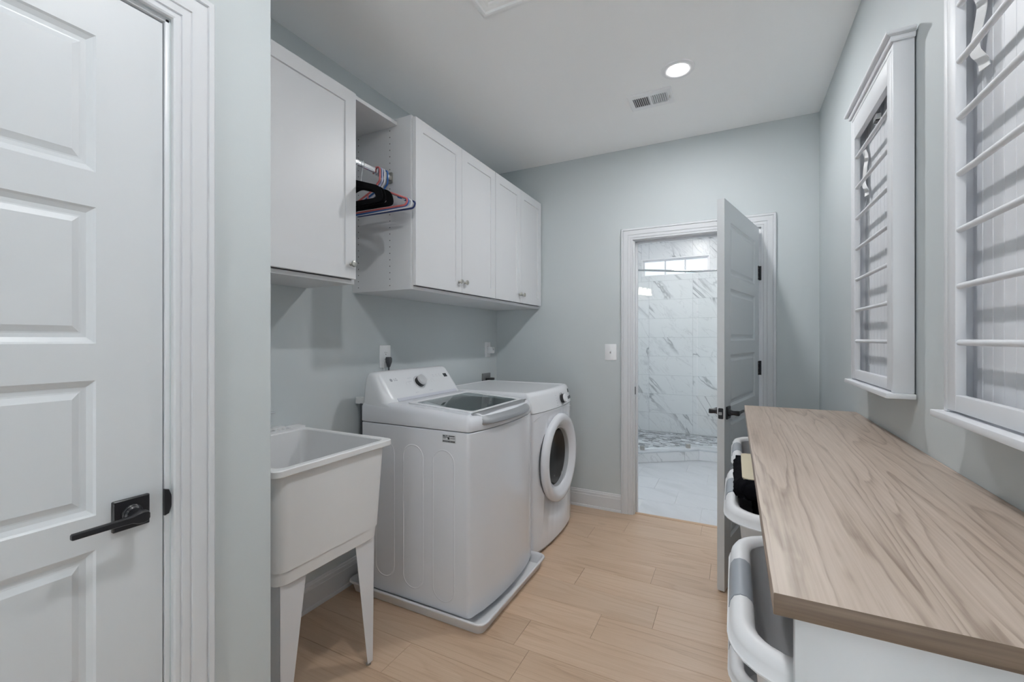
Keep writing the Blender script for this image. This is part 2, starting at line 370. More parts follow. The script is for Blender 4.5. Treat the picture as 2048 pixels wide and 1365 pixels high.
# baseboards with a moulded top and a shoe
def base_prof(h=0.133):
    return [(0, 0), (0.019, 0), (0.019, 0.010), (0.0165, 0.017), (0.0125, 0.0185), (0.0125, h - .036), (0.0105, h - .033), (0.0105, h - .016), (0.007, h - .012), (0.006, h - .004), (0.003, h), (0, h)]
def baseboard(name, p0, p1, nrm):
    d = Vector(p1) - Vector(p0); n = Vector(nrm); p0 = Vector(p0)
    return structure(name, TRIM, MB().prism(base_prof(), lambda p, a: p0 + d * a + n * p[0] + Vector((0, 0, p[1])), 0, 1), smooth=25)
baseboard('baseboard_left', (XL, YS, 0.0), (XL, YB, 0.0), (1, 0, 0))
baseboard('baseboard_back', (XL, YB, 0.0), (-0.76, YB, 0.0), (0, -1, 0))
baseboard('baseboard_right', (XR, YN, 0.0), (XR, YB, 0.0), (-1, 0, 0))
baseboard('baseboard_back_right', (0.246, YB, 0.0), (XR, YB, 0.0), (0, -1, 0))
baseboard('baseboard_near_left', (XS, 0.634, 0.0), (XS, YS, 0.0), (1, 0, 0))
# casings: profile (distance out from the opening, thickness)
CP = [(0.0, 0.0), (0.0, 0.011), (0.004, 0.013), (0.012, 0.013), (0.0135, 0.0105), (0.0155, 0.0105), (0.017, 0.0145), (0.032, 0.0150), (0.0335, 0.0125), (0.036, 0.0125), (0.0375, 0.016), (0.055, 0.019), (0.066, 0.0195), (0.068, 0.016), (0.0705, 0.016), (0.072, 0.021), (0.083, 0.021), (0.086, 0.018), (0.086, 0.0)]
def casing(name, a0, a1, top, fn):
    """three mitred sides round an opening a0..a1 wide and top high; fn(a, z, depth)"""
    rings = []
    for (a, z, da, dz) in ((a0, 0.0, -1, 0), (a0, top, -1, 1), (a1, top, 1, 1), (a1, 0.0, 1, 0)):
        rings.append([fn(a + da * d, z + dz * d, t) for d, t in CP])
    return structure(name, TRIM, MB().loft(rings), smooth=20)
casing('trim_1', OX0 + .008, OX1 - .008, 2.051, lambda a, z, t: (a, YB - t, z))
casing('trim_2', DY0 - .001, DY1 + .003, 2.048, lambda a, z, t: (XS + t, a, z))
# jamb linings
jamb = structure('trim_3', TRIM, MB().box(OX0, OX0 + .019, YB + .002, YB + .116, 0, OZ, .001).box(OX1 - .019, OX1, YB + .002, YB + .116, 0, OZ, .001).box(OX0, OX1, YB + .002, YB + .116, OZ - .019, OZ, .001)
          .box(OX0 + .019, OX0 + .031, YB + .042, YB + .078, 0, OZ - .019, .002).box(OX1 - .031, OX1 - .019, YB + .042, YB + .078, 0, OZ - .019, .002).box(OX0 + .019, OX1 - .019, YB + .042, YB + .078, OZ - .031, OZ - .019, .002))
JX = XS - .116
structure('trim_4', TRIM, MB().box(JX, XS - .001, DY1 - .008, DY1 + .008, 0, DZ, .001).box(JX, XS - .001, DY0 - .008, DY0 + .008, 0, DZ, .001).box(JX, XS - .001, DY0, DY1, DZ - .008, DZ + .008, .001))
thr = structure('trim_5', mat('threshold_oak', lin(190, 160, 132), 0.45, var=0.08, vscale=30), MB().prism([(3.352, 0.0), (3.352, 0.002), (3.362, 0.006), (3.380, 0.006), (3.392, 0.001), (3.392, -0.004)], lambda p, a: (a, p[0], p[1]), OX0 + .019, OX1 - .019))

# ------------------------------------------------------------------ panel doors
def panel_door(parent, w, h, th, fx, m, local, y_front, stile=0.117, faces=(1, -1)):
    """five-panel door built of stiles and rails with a raised panel in each field; fx(x, y, z) places a point"""
    zs = [(0.240, 0.520), (0.592, 0.873), (0.943, 1.220), (1.295, 1.574), (1.646, 1.926)]
    x0, x1 = stile, w - stile
    y1 = y_front; y0 = y_front - th
    def b(mb, xa, xb, za, zb): 
        r = [[fx(*p) for p in q] for q in ([(xa, y0, za), (xb, y0, za), (xb, y1, za), (xa, y1, za)], [(xa, y0, zb), (xb, y0, zb), (xb, y1, zb), (xa, y1, zb)])]
        mb.loft(r)
    mb = MB(); b(mb, 0, x0, 0, h); b(mb, x1, w, 0, h)
    edges = [0] + [z for q in zs for z in q] + [h]
    for i in range(0, len(edges), 2): b(mb, x0, x1, edges[i], edges[i + 1])
    fr = mb.build('door_frame', m, parent, local=local, smooth=0)
    for za, zb in zs:
        p = MB()
        for s, yf in ((1, y1), (-1, y0)):
            rings = []
            for d, dep in ((0.0, 0.0), (0.004, 0.0035), (0.013, 0.0085), (0.021, 0.009), (0.024, 0.0085), (0.036, 0.003)):
                y = yf - s * dep
                rings.append([fx(*q) for q in ((x0 + d, y, za + d), (x1 - d, y, za + d), (x1 - d, y, zb - d), (x0 + d, y, zb - d))])
            p.loft(rings, cap0=False)
        p.build('panel', m, parent, local=local, smooth=0)

def lever(parent, P, nrm, along, up=Vector((0, 0, 1)), local=False, L=0.112, m=None):
    """square rose, neck and flat lever; P on the door face, nrm outwards, along = lever direction"""
    P, n, a = Vector(P), Vector(nrm), Vector(along); m = m or BLACKM
    q = lambda x, z, d: P + a * x + up * z + n * d
    h = MB()
    R = 0.0325
    h.loft([[q(x, z, d) for x, z in rrect(-r, r, -r, r, 0.002, 2)] for r, d in ((R, 0.0), (R, 0.006), (R - .002, 0.008))])
    h.lathe([(0.019, 0.008), (0.019, 0.011), (0.0165, 0.013), (0.0165, 0.016), (0.013, 0.019), (0.0115, 0.030), (0.0125, 0.040), (0.0135, 0.046)], P, n, 18)
    hd = h.build('lever_handle', m, parent, local=local)
    l = MB()
    rings = []
    for x, hz, d0, d1 in ((-0.013, 0.006, 0.043, 0.054), (-0.009, 0.0115, 0.041, 0.057), (0.0, 0.0135, 0.040, 0.058), (0.010, 0.0115, 0.041, 0.058), (0.018, 0.0075, 0.043, 0.057), (0.04, 0.0066, 0.044, 0.056), (L - .002, 0.0062, 0.045, 0.056), (L, 0.0045, 0.047, 0.055)):
        rings.append([q(x, hz * sz, d) for sz, d in ((-.75, d0), (.75, d0), (1, d0 + .003), (1, d1 - .003), (.75, d1), (-.75, d1), (-1, d1 - .003), (-1, d0 + .003))])
    l.loft(rings); l.build('lever', m, hd, local=local)
    return hd

# near left door (closed): local x runs along +Y of the room
d1 = root('door_1', (XS, DY0 + .012, 0.0), kind='structure')
panel_door(d1, 0.766, 2.026, 0.035, lambda x, y, z: Vector((XS - .006 + y, DY0 + .013 + x, 0.006 + z)), DOORP, False, 0.0)
lever(d1, (XS - .006, 0.474, 0.935), (1, 0, 0), (0, -1, 0))
sp = MB().prism([(0, -.030), (.0085, -.027), (.013, -.014), (.0145, 0), (.013, .014), (.0085, .027), (0, .030)], lambda p, a: (a, 0.5345 + p[0], 0.938 + p[1]), XS - .004, XS + .003)
sp.build('strike_plate', BLACKM, d1)

# far door (open into the room)
HX, HY = 0.145, 3.297
ang = math.atan2(-0.972, -0.2346)
d2 = root('door_2', (HX, HY, 0.008), rz=ang, kind='structure')
panel_door(d2, 0.81, 2.030, 0.035, lambda x, y, z: Vector((x, y, z)), DOORP, True, 0.0)
lever(d2, (0.75, 0.0, 0.917), (0, 1, 0), (-1, 0, 0), local=True)
lever(d2, (0.75, -0.035, 0.917), (0, -1, 0), (-1, 0, 0), local=True)
lp = MB().loft([[(d, y - .0175, z + .917) for y, z in rrect(-.0125, .0125, -.028, .028, .005, 3)] for d in (0.8095, 0.8112)]).build('latch_plate', BLACKM, d2, local=True)
MB().prism([(-.008, -.007), (.006, -.007), (.006, .007), (-.008, .007)], lambda p, a: (a * (1 if p[0] < 0 else .995), p[0] - .0175, p[1] + .917), 0.8105, 0.8195).build('latch_bolt', mat('dull_steel', (.38, .38, .38), .5, metal=.6), lp, local=True)
for hz in (0.25, 1.115, 1.735):
    hg = MB().lathe([(.007, -.046), (.007, .046)], (-0.004, 0.006, hz), (0, 0, 1), 10).box(-.003, .032, -.001, .0022, hz - .045, hz + .045)
    hgo = hg.build('hinge', BLACKM, d2, local=True)
    s_ = MB()
    for dz in (-.030, 0, .030): s_.lathe([(.0035, .0022), (.0035, .0030)], (0.018 + (.006 if dz == 0 else 0), 0, hz + dz), (0, 1, 0), 8)
    s_.build('screws', NICKEL, hgo, local=True)
MB().loft([[(OX0 + .019 + d, YB + .022 + y, 0.925 + z) for y, z in rrect(-.014, .014, -.029, .029, .005, 3)] for d in (0.0, 0.0015)]).build('strike_plate', BLACKM, jamb)

# ------------------------------------------------------------------ bathroom beyond the doorway
BX0, BX1, BY1 = -2.0, 1.95, 6.30
bfl = structure('floor_bathroom', GROUT, MB().box(BX0 - .1, BX1 + .1, 3.372, BY1 + .1, -0.10, -0.0022))
structure('ceiling_bathroom', CEIL, MB().box(BX0 - .1, BX1 + .1, YB + .116, BY1 + .1, ZC, ZC + .1))
BWALL = mat('pale_bathroom_paint', (0.66, 0.68, 0.69), 0.6, bump=0.1, bscale=260)
wx = -2.0
structure('wall_bathroom_left', BWALL, MB().box(BX0 - .1, BX0, YB + .116, 3.65, 0, ZC).box(BX0 - .1, BX0, 5.05, BY1, 0, ZC).box(BX0 - .1, BX0, 3.65, 5.05, 0, 0.95).box(BX0 - .1, BX0, 3.65, 5.05, 2.35, ZC))
w2 = structure('fill_window', TRIM, MB().box(BX0 - .07, BX0 - .02, 3.65, 3.70, .95, 2.35).box(BX0 - .07, BX0 - .02, 5.0, 5.05, .95, 2.35).box(BX0 - .07, BX0 - .02, 3.70, 5.0, .95, 1.0).box(BX0 - .07, BX0 - .02, 3.70, 5.0, 2.30, 2.35).box(BX0 - .065, BX0 - .025, 3.70, 5.0, 1.63, 1.67))  # unseen window, added to go with the bathroom fill light
structure('wall_bathroom_right', BWALL, MB().box(BX1, BX1 + .1, YB + .116, BY1, 0, ZC))
# the back of the partition, on the bathroom side
structure('wall_bathroom_front', BWALL, MB().box(BX0 - .1, XL - .12, YB + .02, YB + .116, -.1, ZC).box(XR + .12, BX1 + .1, YB + .02, YB + .116, -.1, ZC))
# floor tiles: 0.61 x 0.312, each row shifted by a third
TR = 0.312
for k in range(0, 10):
    y0 = 3.378 + k * TR
    xj = -0.22 - 0.203 * k
    while xj > BX0: xj -= 0.61
    while xj < BX1:
        x0, x1, ya, yb = max(xj, BX0), min(xj + .61, BX1), y0, min(y0 + TR, BY1)
        xj += .61
        if x1 - x0 < .02 or (k == 0 and not (-1.2 < (x0 + x1) / 2 < .9)): continue
        if k == 0: x0, x1 = max(x0, OX0 + .02), min(x1, OX1 - .02)
        if x1 - x0 > .02: piece(bfl, 'tile', FTILE, (x0 + x1) / 2, (ya + yb) / 2, 0.0, x1 - x0 - .001, yb - ya - .001)

# shower wall with stacked tiles round a high window
WX0, WX1, WZ0, WZ1 = -1.158, -0.284, 2.183, 2.424
sw = structure('wall_shower', mat('grey_grout', (0.52, 0.535, 0.55), 0.8), MB().box(BX0, WX0, BY1 + .0022, BY1 + .12, 0, ZC).box(WX1, BX1, BY1 + .0022, BY1 + .12, 0, ZC).box(WX0, WX1, BY1 + .0022, BY1 + .12, 0, WZ0).box(WX0, WX1, BY1 + .0022, BY1 + .12, WZ1, ZC))
TH, TW = 0.2590, 0.563
def wall_tile(x0, x1, z0, z1):
    t = .0016; key = ('wt', round(x1 - x0, 3), round(z1 - z0, 3))
    if key not in cache:
        a, h, c = (x1 - x0) / 2 - t, (z1 - z0) / 2 - t, .001
        mb = MB().loft([[(-a, 0, -h), (a, 0, -h), (a, 0, h), (-a, 0, h)], [(-a, -.007, -h), (a, -.007, -h), (a, -.007, h), (-a, -.007, h)], [(-a + c, -.008, -h + c), (a - c, -.008, -h + c), (a - c, -.008, h - c), (-a + c, -.008, h - c)]])
        me = bpy.data.meshes.new('tile'); bmesh.ops.recalc_face_normals(mb.bm, faces=mb.bm.faces[:]); mb.bm.to_mesh(me); mb.bm.free(); me.materials.append(MARB); cache[key] = me
    placed('tile', cache[key], sw, ((x0 + x1) / 2, BY1 + .008, (z0 + z1) / 2))
xs = [-2.0, -1.619, -1.056, -0.493, 0.07, 0.633, 1.196, 1.759, 1.95]
z = 0.041
while z < ZC - .01:
    z1 = min(z + TH, ZC)
    for i in range(len(xs) - 1):
        segs = [(xs[i], xs[i + 1], z, z1)]
        out = []
        for (a, b, c0, c1) in segs:
            if b <= WX0 or a >= WX1 or c1 <= WZ0 or c0 >= WZ1: out.append((a, b, c0, c1)); continue
            if a < WX0: out.append((a, WX0, c0, c1)); a = WX0
            if b > WX1: out.append((WX1, b, c0, c1)); b = WX1
            if c0 < WZ0: out.append((a, b, c0, WZ0))
            if c1 > WZ1: out.append((a, b, WZ1, c1))
        for q in out:
            if q[1] - q[0] > .01 and q[3] - q[2] > .01: wall_tile(*q)
    z = z1
e = .012
wb_ = MB().box(WX0, WX0 + e, BY1 + .001, BY1 + .11, WZ0, WZ1).box(WX1 - e, WX1, BY1 + .001, BY1 + .11, WZ0, WZ1).box(WX0 + e, WX1 - e, BY1 + .001, BY1 + .11, WZ0, WZ0 + e).box(WX0 + e, WX1 - e, BY1 + .001, BY1 + .11, WZ1 - e, WZ1)
wb_.box(WX0 + e, WX0 + .034, BY1 + .06, BY1 + .09, WZ0 + e, WZ1 - e).box(WX1 - .034, WX1 - e, BY1 + .06, BY1 + .09, WZ0 + e, WZ1 - e).box(WX0 + .034, WX1 - .034, BY1 + .06, BY1 + .09, WZ0 + e, WZ0 + .022).box(WX0 + .034, WX1 - .034, BY1 + .06, BY1 + .09, WZ1 - .034, WZ1 - e)
w1 = structure('window_1', PLATE, wb_, smooth=0)
for i in (1, 2):
    bx('muntin', TRIM, w1, WX0 + .05 + (WX1 - WX0 - .1) * i / 3 - .009, WX0 + .05 + (WX1 - WX0 - .1) * i / 3 + .009, BY1 + .064, BY1 + .084, WZ0 + .022, WZ1 - .034)
bx('pane', WGLASS, w1, WX0 + .034, WX1 - .034, BY1 + .072, BY1 + .076, WZ0 + .022, WZ1 - .034)

# angled curb faced with tiles, glass panels, header bar
P0, P1, P2 = Vector((-1.60, 4.249, 0)), Vector((-0.339, 5.142, 0)), Vector((1.95, 5.150, 0))
u01 = (P1 - P0).normalized(); n01 = Vector((-u01.y, u01.x, 0)); u12 = (P2 - P1).normalized(); n12 = Vector((-u12.y, u12.x, 0))
def corner(d):
    k = (n01 + n12).normalized(); return P1 + k * (d / k.dot(n01))
cb = structure('trim_6', CURBM, MB().loft([[p + Vector((0, 0, zz)) for p in (P0 + n01 * d, corner(d), P2 + n12 * d)] + [p + Vector((0, 0, zz)) for p in (P2 + n12 * e, corner(e), P0 + n01 * e)] for zz, d, e in ((0, .008, .150), (.100, .008, .150))])
               .loft([[p + Vector((0, 0, zz)) for p in (P0 + n01 * d, corner(d), P2 + n12 * d)] + [p + Vector((0, 0, zz)) for p in (P2 + n12 * e, corner(e), P0 + n01 * e)] for zz, d, e in ((.100, .0, .158), (.116, .0, .158), (.119, .003, .155))]), smooth=0)
def curb_tile(A, u, n, s0, s1):
    c = A + u * s0; e = A + u * s1; g = u * .0012
    mb = MB().loft([[p + n * d + Vector((0, 0, zz)) for p, zz in ((c + g, .002), (e - g, .002), (e - g, .098), (c + g, .098))] for d in (.008, .0006)])
    mb.build('tile', MARB, cb, smooth=0)
L01 = (P1 - P0).length; s_ = L01
cuts = [L01, L01 - .166, L01 - .166 - .61, L01 - .166 - 1.22, 0]
for a, b in zip(cuts[1:], cuts[:-1]): curb_tile(P0, u01, n01, max(a, 0), b)
for i in range(4): curb_tile(P1, u12, n12, i * .58, min(i * .58 + .58, (P2 - P1).length))
MBm = [MB() for _ in MOS]
sf = structure('floor_shower', GROUT, MB().box(BX0, BX1, 5.286, BY1 + .008, 0.004, 0.030).loft([[p + Vector((0, 0, zz)) for p in (P0 + n01 * .15, corner(.15), corner(.15) + Vector((0, .002, 0)), Vector((BX0, 5.288, 0)), Vector((BX0, 4.5, 0)))] for zz in (.004, .030)]))
mo = MB(); rnd = random.Random(3); y = 4.45; fm = []
while y < 6.29:
    x = -1.75 + rnd.uniform(0, .05); hgt = rnd.uniform(.016, .024)
    while x < 0.35:
        ln = rnd.uniform(.03, .11)
        q = Vector((x + ln / 2, y, 0)); ins = (q - corner(.16)).dot(n01) > .02 and (q - corner(.16)).dot(n12) > .02 if x < 9 else True
        ins = ((q - P1).dot(n01) > .165) and ((q - P1).dot(n12) > .165)
        if ins:
            zt = .030 + rnd.uniform(.004, .007); nb = len(mo.bm.faces)
            mo.box(x, x + ln - .002, y - hgt / 2 + .001, y + hgt / 2 - .001, .029, zt)
            mi = rnd.choices((0, 1, 2, 3), (30, 30, 26, 14))[0]
            mo.bm.faces.ensure_lookup_table()
            for f in mo.bm.faces[nb:]: f.material_index = mi
        x += ln
    y += hgt
mo.build('mosaic', MOS, sf, smooth=0, kind='stuff')

gp = root('shower_screen', (P1.x, P1.y + .07, .119), 'frameless glass shower screen with header bar on the marble curb', 'shower screen')
def pane(A, u, n, s0, s1, d=.075, z0=.128, z1=2.06, nm='glass_panel'):
    a, b = A + u * s0 + n * d, A + u * s1 + n * d
    MB().loft([[p + n * e + Vector((0, 0, zz)) for p, zz in ((a, z0), (b, z0), (b, z1), (a, z1))] for e in (-.004, .004)]).build(nm, WGLASS, gp, smooth=0)
cD = corner(.075)
l1 = (cD - (P0 + n01 * .075)).length
pane(P0, u01, n01, 0.02, l1 - .006); pane(cD - n12 * .075, u12, n12, .006, 2.25)
for e in (-.016, .016):
    MB().tube([P0 + u01 * .02 + n01 * (.075 + e) + Vector((0, 0, 2.055)), corner(.075 + e) + Vector((0, 0, 2.055)), P2 - u12 * .02 + n12 * (.075 + e) + Vector((0, 0, 2.055))], .009, 10).build('header_bar', CHROME, gp)
for dd in (.107, .640):
    p = P0 + u01 * (l1 - dd) + n01 * .075
    MB().loft([[p + u01 * (x) + n01 * e + Vector((0, 0, .119 + zz)) for x, zz in rrect(-.02, .02, 0, .042, .003, 2)] for e in (-.014, .014)]).build('clip', NICKEL, gp)

# vanity light and towel ring that the glass mirrors
vl = root('vanity_light', (1.50, YB + .116, 2.05), 'three shade vanity light whose glow the shower glass mirrors', 'light')
MB().box(1.28, 1.72, YB + .116, YB + .140, 2.12, 2.17, .004).build('back_plate', NICKEL, vl)
for i in range(3):
    x = 1.36 + .14 * i
    MB().tube([(x, YB + .138, 2.145), (x, YB + .20, 2.15)], .008).build('arm', NICKEL, vl)
    MB().lathe([(.025, .045), (.05, -.07), (.047, -.07), (.022, .043)], (x, YB + .20, 2.12), (0, 0, 1), 16, False, False).build('shade', SHADEG, vl)
tr_ = root('towel_ring', (1.95, 3.66, 1.40), 'round towel ring whose outline the shower glass mirrors', 'towel ring')
MB().lathe([(.025, 0), (.025, .008), (.010, .012), (.010, .05)], (1.95, 3.66, 1.56), (-1, 0, 0), 14).build('post', CHROME, tr_)
MB().tube([(1.90, 3.66 + .075 * math.sin(a * PI / 10), 1.485 + .075 * math.cos(a * PI / 10)) for a in range(20)], .005, 8, True).build('ring', CHROME, tr_)
tag(MB().loft([[(1.90 + x, 3.66 + y, zz) for x, y in rrect(-.012 - k, .012 + k, -.06 - j, .06 + j, .01, 3)] for zz, k, j in ((1.08, .006, .02), (1.35, .006, .012), (1.41, .004, 0), (1.422, -.006, -.01))]).build('hand_towel', mat('pale_towel', (.55, .57, .60), .95, bump=.6, bscale=500)), 'grey hand towel on the ring that the shower glass mirrors', 'towel')

# ------------------------------------------------------------------ wall cabinets
def shaker(name, m, parent, xf, y0, y1, z0, z1, th=.019, fr=.058, rec=.0065):
    """door facing +X, front face at xf"""
    mb = MB(); q = lambda d, x: [(x, y0 + d, z0 + d), (x, y1 - d, z0 + d), (x, y1 - d, z1 - d), (x, y0 + d, z1 - d)]
    mb.loft([q(0, xf - th), q(0, xf - .001), q(.001, xf), q(fr, xf), q(fr + .0015, xf - rec)])
    return mb.build(name, m, parent, smooth=0)
def knob(parent, xf, y, z):
    return MB().lathe([(.0075, 0), (.0075, .002), (.0045, .004), (.0042, .011), (.0075, .014), (.0135, .0165), (.0145, .020), (.0125, .0235), (.006, .0252)], (xf, y, z), (1, 0, 0), 18).build('knob', NICKEL, parent)
def carcass(parent, y0, y1, xf, z0=1.560, z1=2.430, t=.018):
    MB().box(XL + .001, xf, y0, y0 + t, z0, z1, .0008, 1).build('side_panel', CABW, parent)
    MB().box(XL + .001, xf, y1 - t, y1, z0, z1, .0008, 1).build('side_panel', CABW, parent)
    MB().box(XL + .001, xf, y0 + t, y1 - t, z0, z0 + t, .0008, 1).build('bottom_panel', CABW, parent)
    MB().box(XL + .001, xf, y0 + t, y1 - t, z1 - t, z1, .0008, 1).build('top_panel', CABW, parent)
    MB().box(XL + .001, XL + .008, y0 + t, y1 - t, z0 + t, z1 - t).build('back_panel', CABW, parent)
XA, XBF = -1.524, -1.435
ca = root('wall_cabinet', (XL, YS, 1.556), 'shallow single-door white wall cabinet above the utility sink', 'cabinet')
carcass(ca, YS + .004, 1.440, XA, 1.556, 2.412)
da = shaker('door', CABW, ca, XA + .021, YS + .012, 1.430, 1.577, 2.404)
knob(da, XA + .021, 1.400, 1.640)
SPLIT = 2.551
for (y0, y1, ym, lab) in ((1.722, SPLIT, 2.148, 'deep white two-door wall cabinet next to the hanging rod'), (SPLIT + .001, YB - .002, 2.938, 'deep white two-door wall cabinet in the far corner')):
    cc = root('wall_cabinet', (XL, y0, 1.560), lab, 'cabinet')
    carcass(cc, y0, y1, XBF)
    e0 = .011 if y0 < 2 else .002; e1 = .002 if y0 < 2 else .011
    dl = shaker('door', CABW, cc, XBF + .021, y0 + e0, ym - .0015, 1.581, 2.422)
    dr = shaker('door', CABW, cc, XBF + .021, ym + .0015, y1 - e1, 1.581, 2.422)
    knob(dl, XBF + .021, ym - .029, 1.642); knob(dr, XBF + .021, ym + .029, 1.642)
    if y0 < 2:
        ph = MB()
        for x in (-1.792, -1.573):
            for i in range(25): ph.lathe([(.0028, 0), (.0028, .0004)], (x, y0 - .0003, 1.585 + .033 * i), (0, 1, 0), 8)
        ph.build('pin_holes', BLACKP, cc, label='two rows of small dark shelf-pin holes', kind='stuff')
hu = root('hanging_shelf', (XL, 1.441, 2.0), 'open white shelf board with a steel hanging rod between two cabinets', 'shelf')
MB().box(XL + .001, XA, 1.4405, 1.7215, 2.394, 2.412, .0008, 1).build('top_panel', CABW, hu)
RX, RZ = -1.567, 2.136
MB().loft([[(RX + x, y, RZ + z) for x, z in rrect(-.0075, .0075, -.015, .015, .007, 4)] for y in (1.444, 1.719)]).build('rod', CHROME, hu)
for y, s in ((1.4405, 1), (1.7215, -1)):
    MB().loft([[(RX + x, y + s * d, RZ + z) for x, z in rrect(-.016 + e, .016 - e, -.030 + e, .026 - e, .008, 4)] for d, e in ((0, 0), (.004, 0), (.006, .003))]).loft([[(RX + x, y + s * d, RZ + z) for x, z in rrect(-.0105, .0105, -.019, .006, .006, 4)] for d in (.005, .022)]).build('rod_bracket', NICKEL, hu)

# hangers: planes across the rod
def smooth_path(ctrl, n=5, closed=False):
    """round the corners of a polyline: ctrl = [(point, radius)]"""
    P = [Vector(p) for p, r in ctrl]; out = []; N = len(P)
    for i, (p, r) in enumerate(ctrl):
        p = Vector(p)
        if not closed and i in (0, N - 1) or r == 0: out.append(p); continue
        a, b = P[i - 1], P[(i + 1) % N]; ua, ub = (a - p).normalized(), (b - p).normalized()
        r = min(r, (a - p).length * .49, (b - p).length * .49); s0, s1 = p + ua * r, p + ub * r
        for k in range(n + 1):
            t = k / n; out.append(s0 * (1 - t) ** 2 + p * 2 * t * (1 - t) + s1 * t * t)
    return out
def hook_pts(r, n=12, a0=-50, a1=200):
    return [(r * math.cos(math.radians(a0 + (a1 - a0) * i / n)), 0, r * math.sin(math.radians(a0 + (a1 - a0) * i / n))) for i in range(n + 1)]
def plastic_hanger(y, m, hook_m, label, tw, dz=0.0, half=0.193, notch=True, loop=False):
    top = RZ + .0205 + dz
    r = root('clothes_hanger', (RX, y, RZ - .2), label, 'hanger', 'hangers on the closet rod')
    R = Matrix.Rotation(tw, 4, 'Z')
    f = lambda x, z, d=0: Vector((RX, y, top)) + (R @ Vector((x, d, 0))) + Vector((0, 0, z))
    # hook: a squared open crook over the rod
    hk = smooth_path([((-.020, 0, -.030), 0), ((-.020, 0, -.002), .016), ((.021, 0, -.002), .016), ((.021, 0, -.070), .012), ((.0, 0, -.086), .012), ((.0, 0, -.107), 0)])
    MB().tube([f(p.x, p.z) for p in hk], .0042, 8).build('hook', hook_m, r)
    bd = smooth_path([((0, 0, -.102), .03), ((half, 0, -.183), .030), ((half - .012, 0, -.210), .018), ((-half + .012, 0, -.210), .018), ((-half, 0, -.183), .030)], 6, True)
    MB().tube([f(p.x, p.z) for p in bd], .0046, 8, True).build('body', m, r)
    if loop:
        for s in (-1, 1):
            lp = smooth_path([((s * .055, 0, -.1265), 0), ((s * .058, 0, -.158), .012), ((s * .092, 0, -.158), .012), ((s * .095, 0, -.143), 0)])
            MB().tube([f(p.x, p.z) for p in lp], .0032, 7).build('accessory_loop', m, r)
    if notch:
        for s in (-1, 1):
            MB().tube([f(s * .12, -.153), f(s * .125, -.164), f(s * .145, -.171)], .0032, 7).build('strap_notch', m, r)
    return r
def velvet_hanger(y, label, tw, dz=0.0):
    top = RZ + .0195 + dz; r = root('clothes_hanger', (RX, y, RZ - .2), label, 'hanger', 'hangers on the closet rod')
    R = Matrix.Rotation(tw, 4, 'Z'); f = lambda x, z, d=0: Vector((RX, y, top)) + (R @ Vector((x, d, 0))) + Vector((0, 0, z))
    hk = [(.019 * math.cos(math.radians(a)), -.019 + .019 * math.sin(math.radians(a))) for a in range(200, -61, -20)] + [(.004, -.060), (0, -.080), (0, -.125)]
    MB().tube([f(x, z) for x, z in hk], .0017, 7).build('hook', CHROME, r)
    outer = smooth_path([((0, 0, -.110), .02), ((.180, 0, -.170), .060), ((.195, 0, -.237), .030), ((-.195, 0, -.237), .030), ((-.180, 0, -.170), .060)], 8, True)
    inner = smooth_path([((0, 0, -.138), .02), ((.140, 0, -.182), .030), ((.155, 0, -.218), .012), ((-.155, 0, -.218), .012), ((-.140, 0, -.182), .030)], 8, True)
    mb = MB(); rings = []
    for (src, d) in ((outer, -.0028), (outer, .0028), (inner, .0028), (inner, -.0028)): rings.append([f(p.x, p.z, d) for p in src])
    mb.loft(rings, closed=True); mb.build('body', VELV, r)
    return r
velvet_hanger(1.4585, 'black velvet hanger with chrome hook, last of three towards the single-door cabinet', .02)
velvet_hanger(1.487, 'black velvet hanger with chrome hook, middle one of three', -.02, -.001)
velvet_hanger(1.524, 'black velvet hanger with chrome hook, closest of three to the coral hanger', .03, -.002)
plastic_hanger(1.622, PINKP, PINKP, 'coral pink tubular plastic hanger just behind the black velvet ones', .02, 0, notch=False, loop=True)
plastic_hanger(1.640, BLUEP, PERIP, 'bright blue plastic hanger with pale hook next to the coral one', -.03)
plastic_hanger(1.656, WHITP, WHITP, 'white plastic hanger squeezed between two blue ones', .01)
plastic_hanger(1.676, NAVYP, BLUEP, 'navy plastic hanger nearest to the rod bracket', .035)

# ------------------------------------------------------------------ washer pan, washer, dryer
def ring_at(outline, z): return [(x, y, z) for x, y in outline]
pan = root('drip_pan', (-1.38, 2.008, 0.0), 'white plastic drip pan on the floor under the top-load washer', 'drip pan')
po = lambda d, r=.045: rrect(-1.800 + d, -0.972 - d, 1.643 + d, 2.372 - d, max(r - d * .6, .008), 4)
pr = [(po(.024), .001), (po(.012), .046), (po(.004), .0475), (po(0), .0505), (po(0), .0555), (po(.003), .0585), (po(.009), .0585), (po(.0125), .055), (po(.017), .046), (po(.028), .006)]
MB().loft([ring_at(o, z) for o, z in pr]).build('tray', PANW, pan, smooth=40)

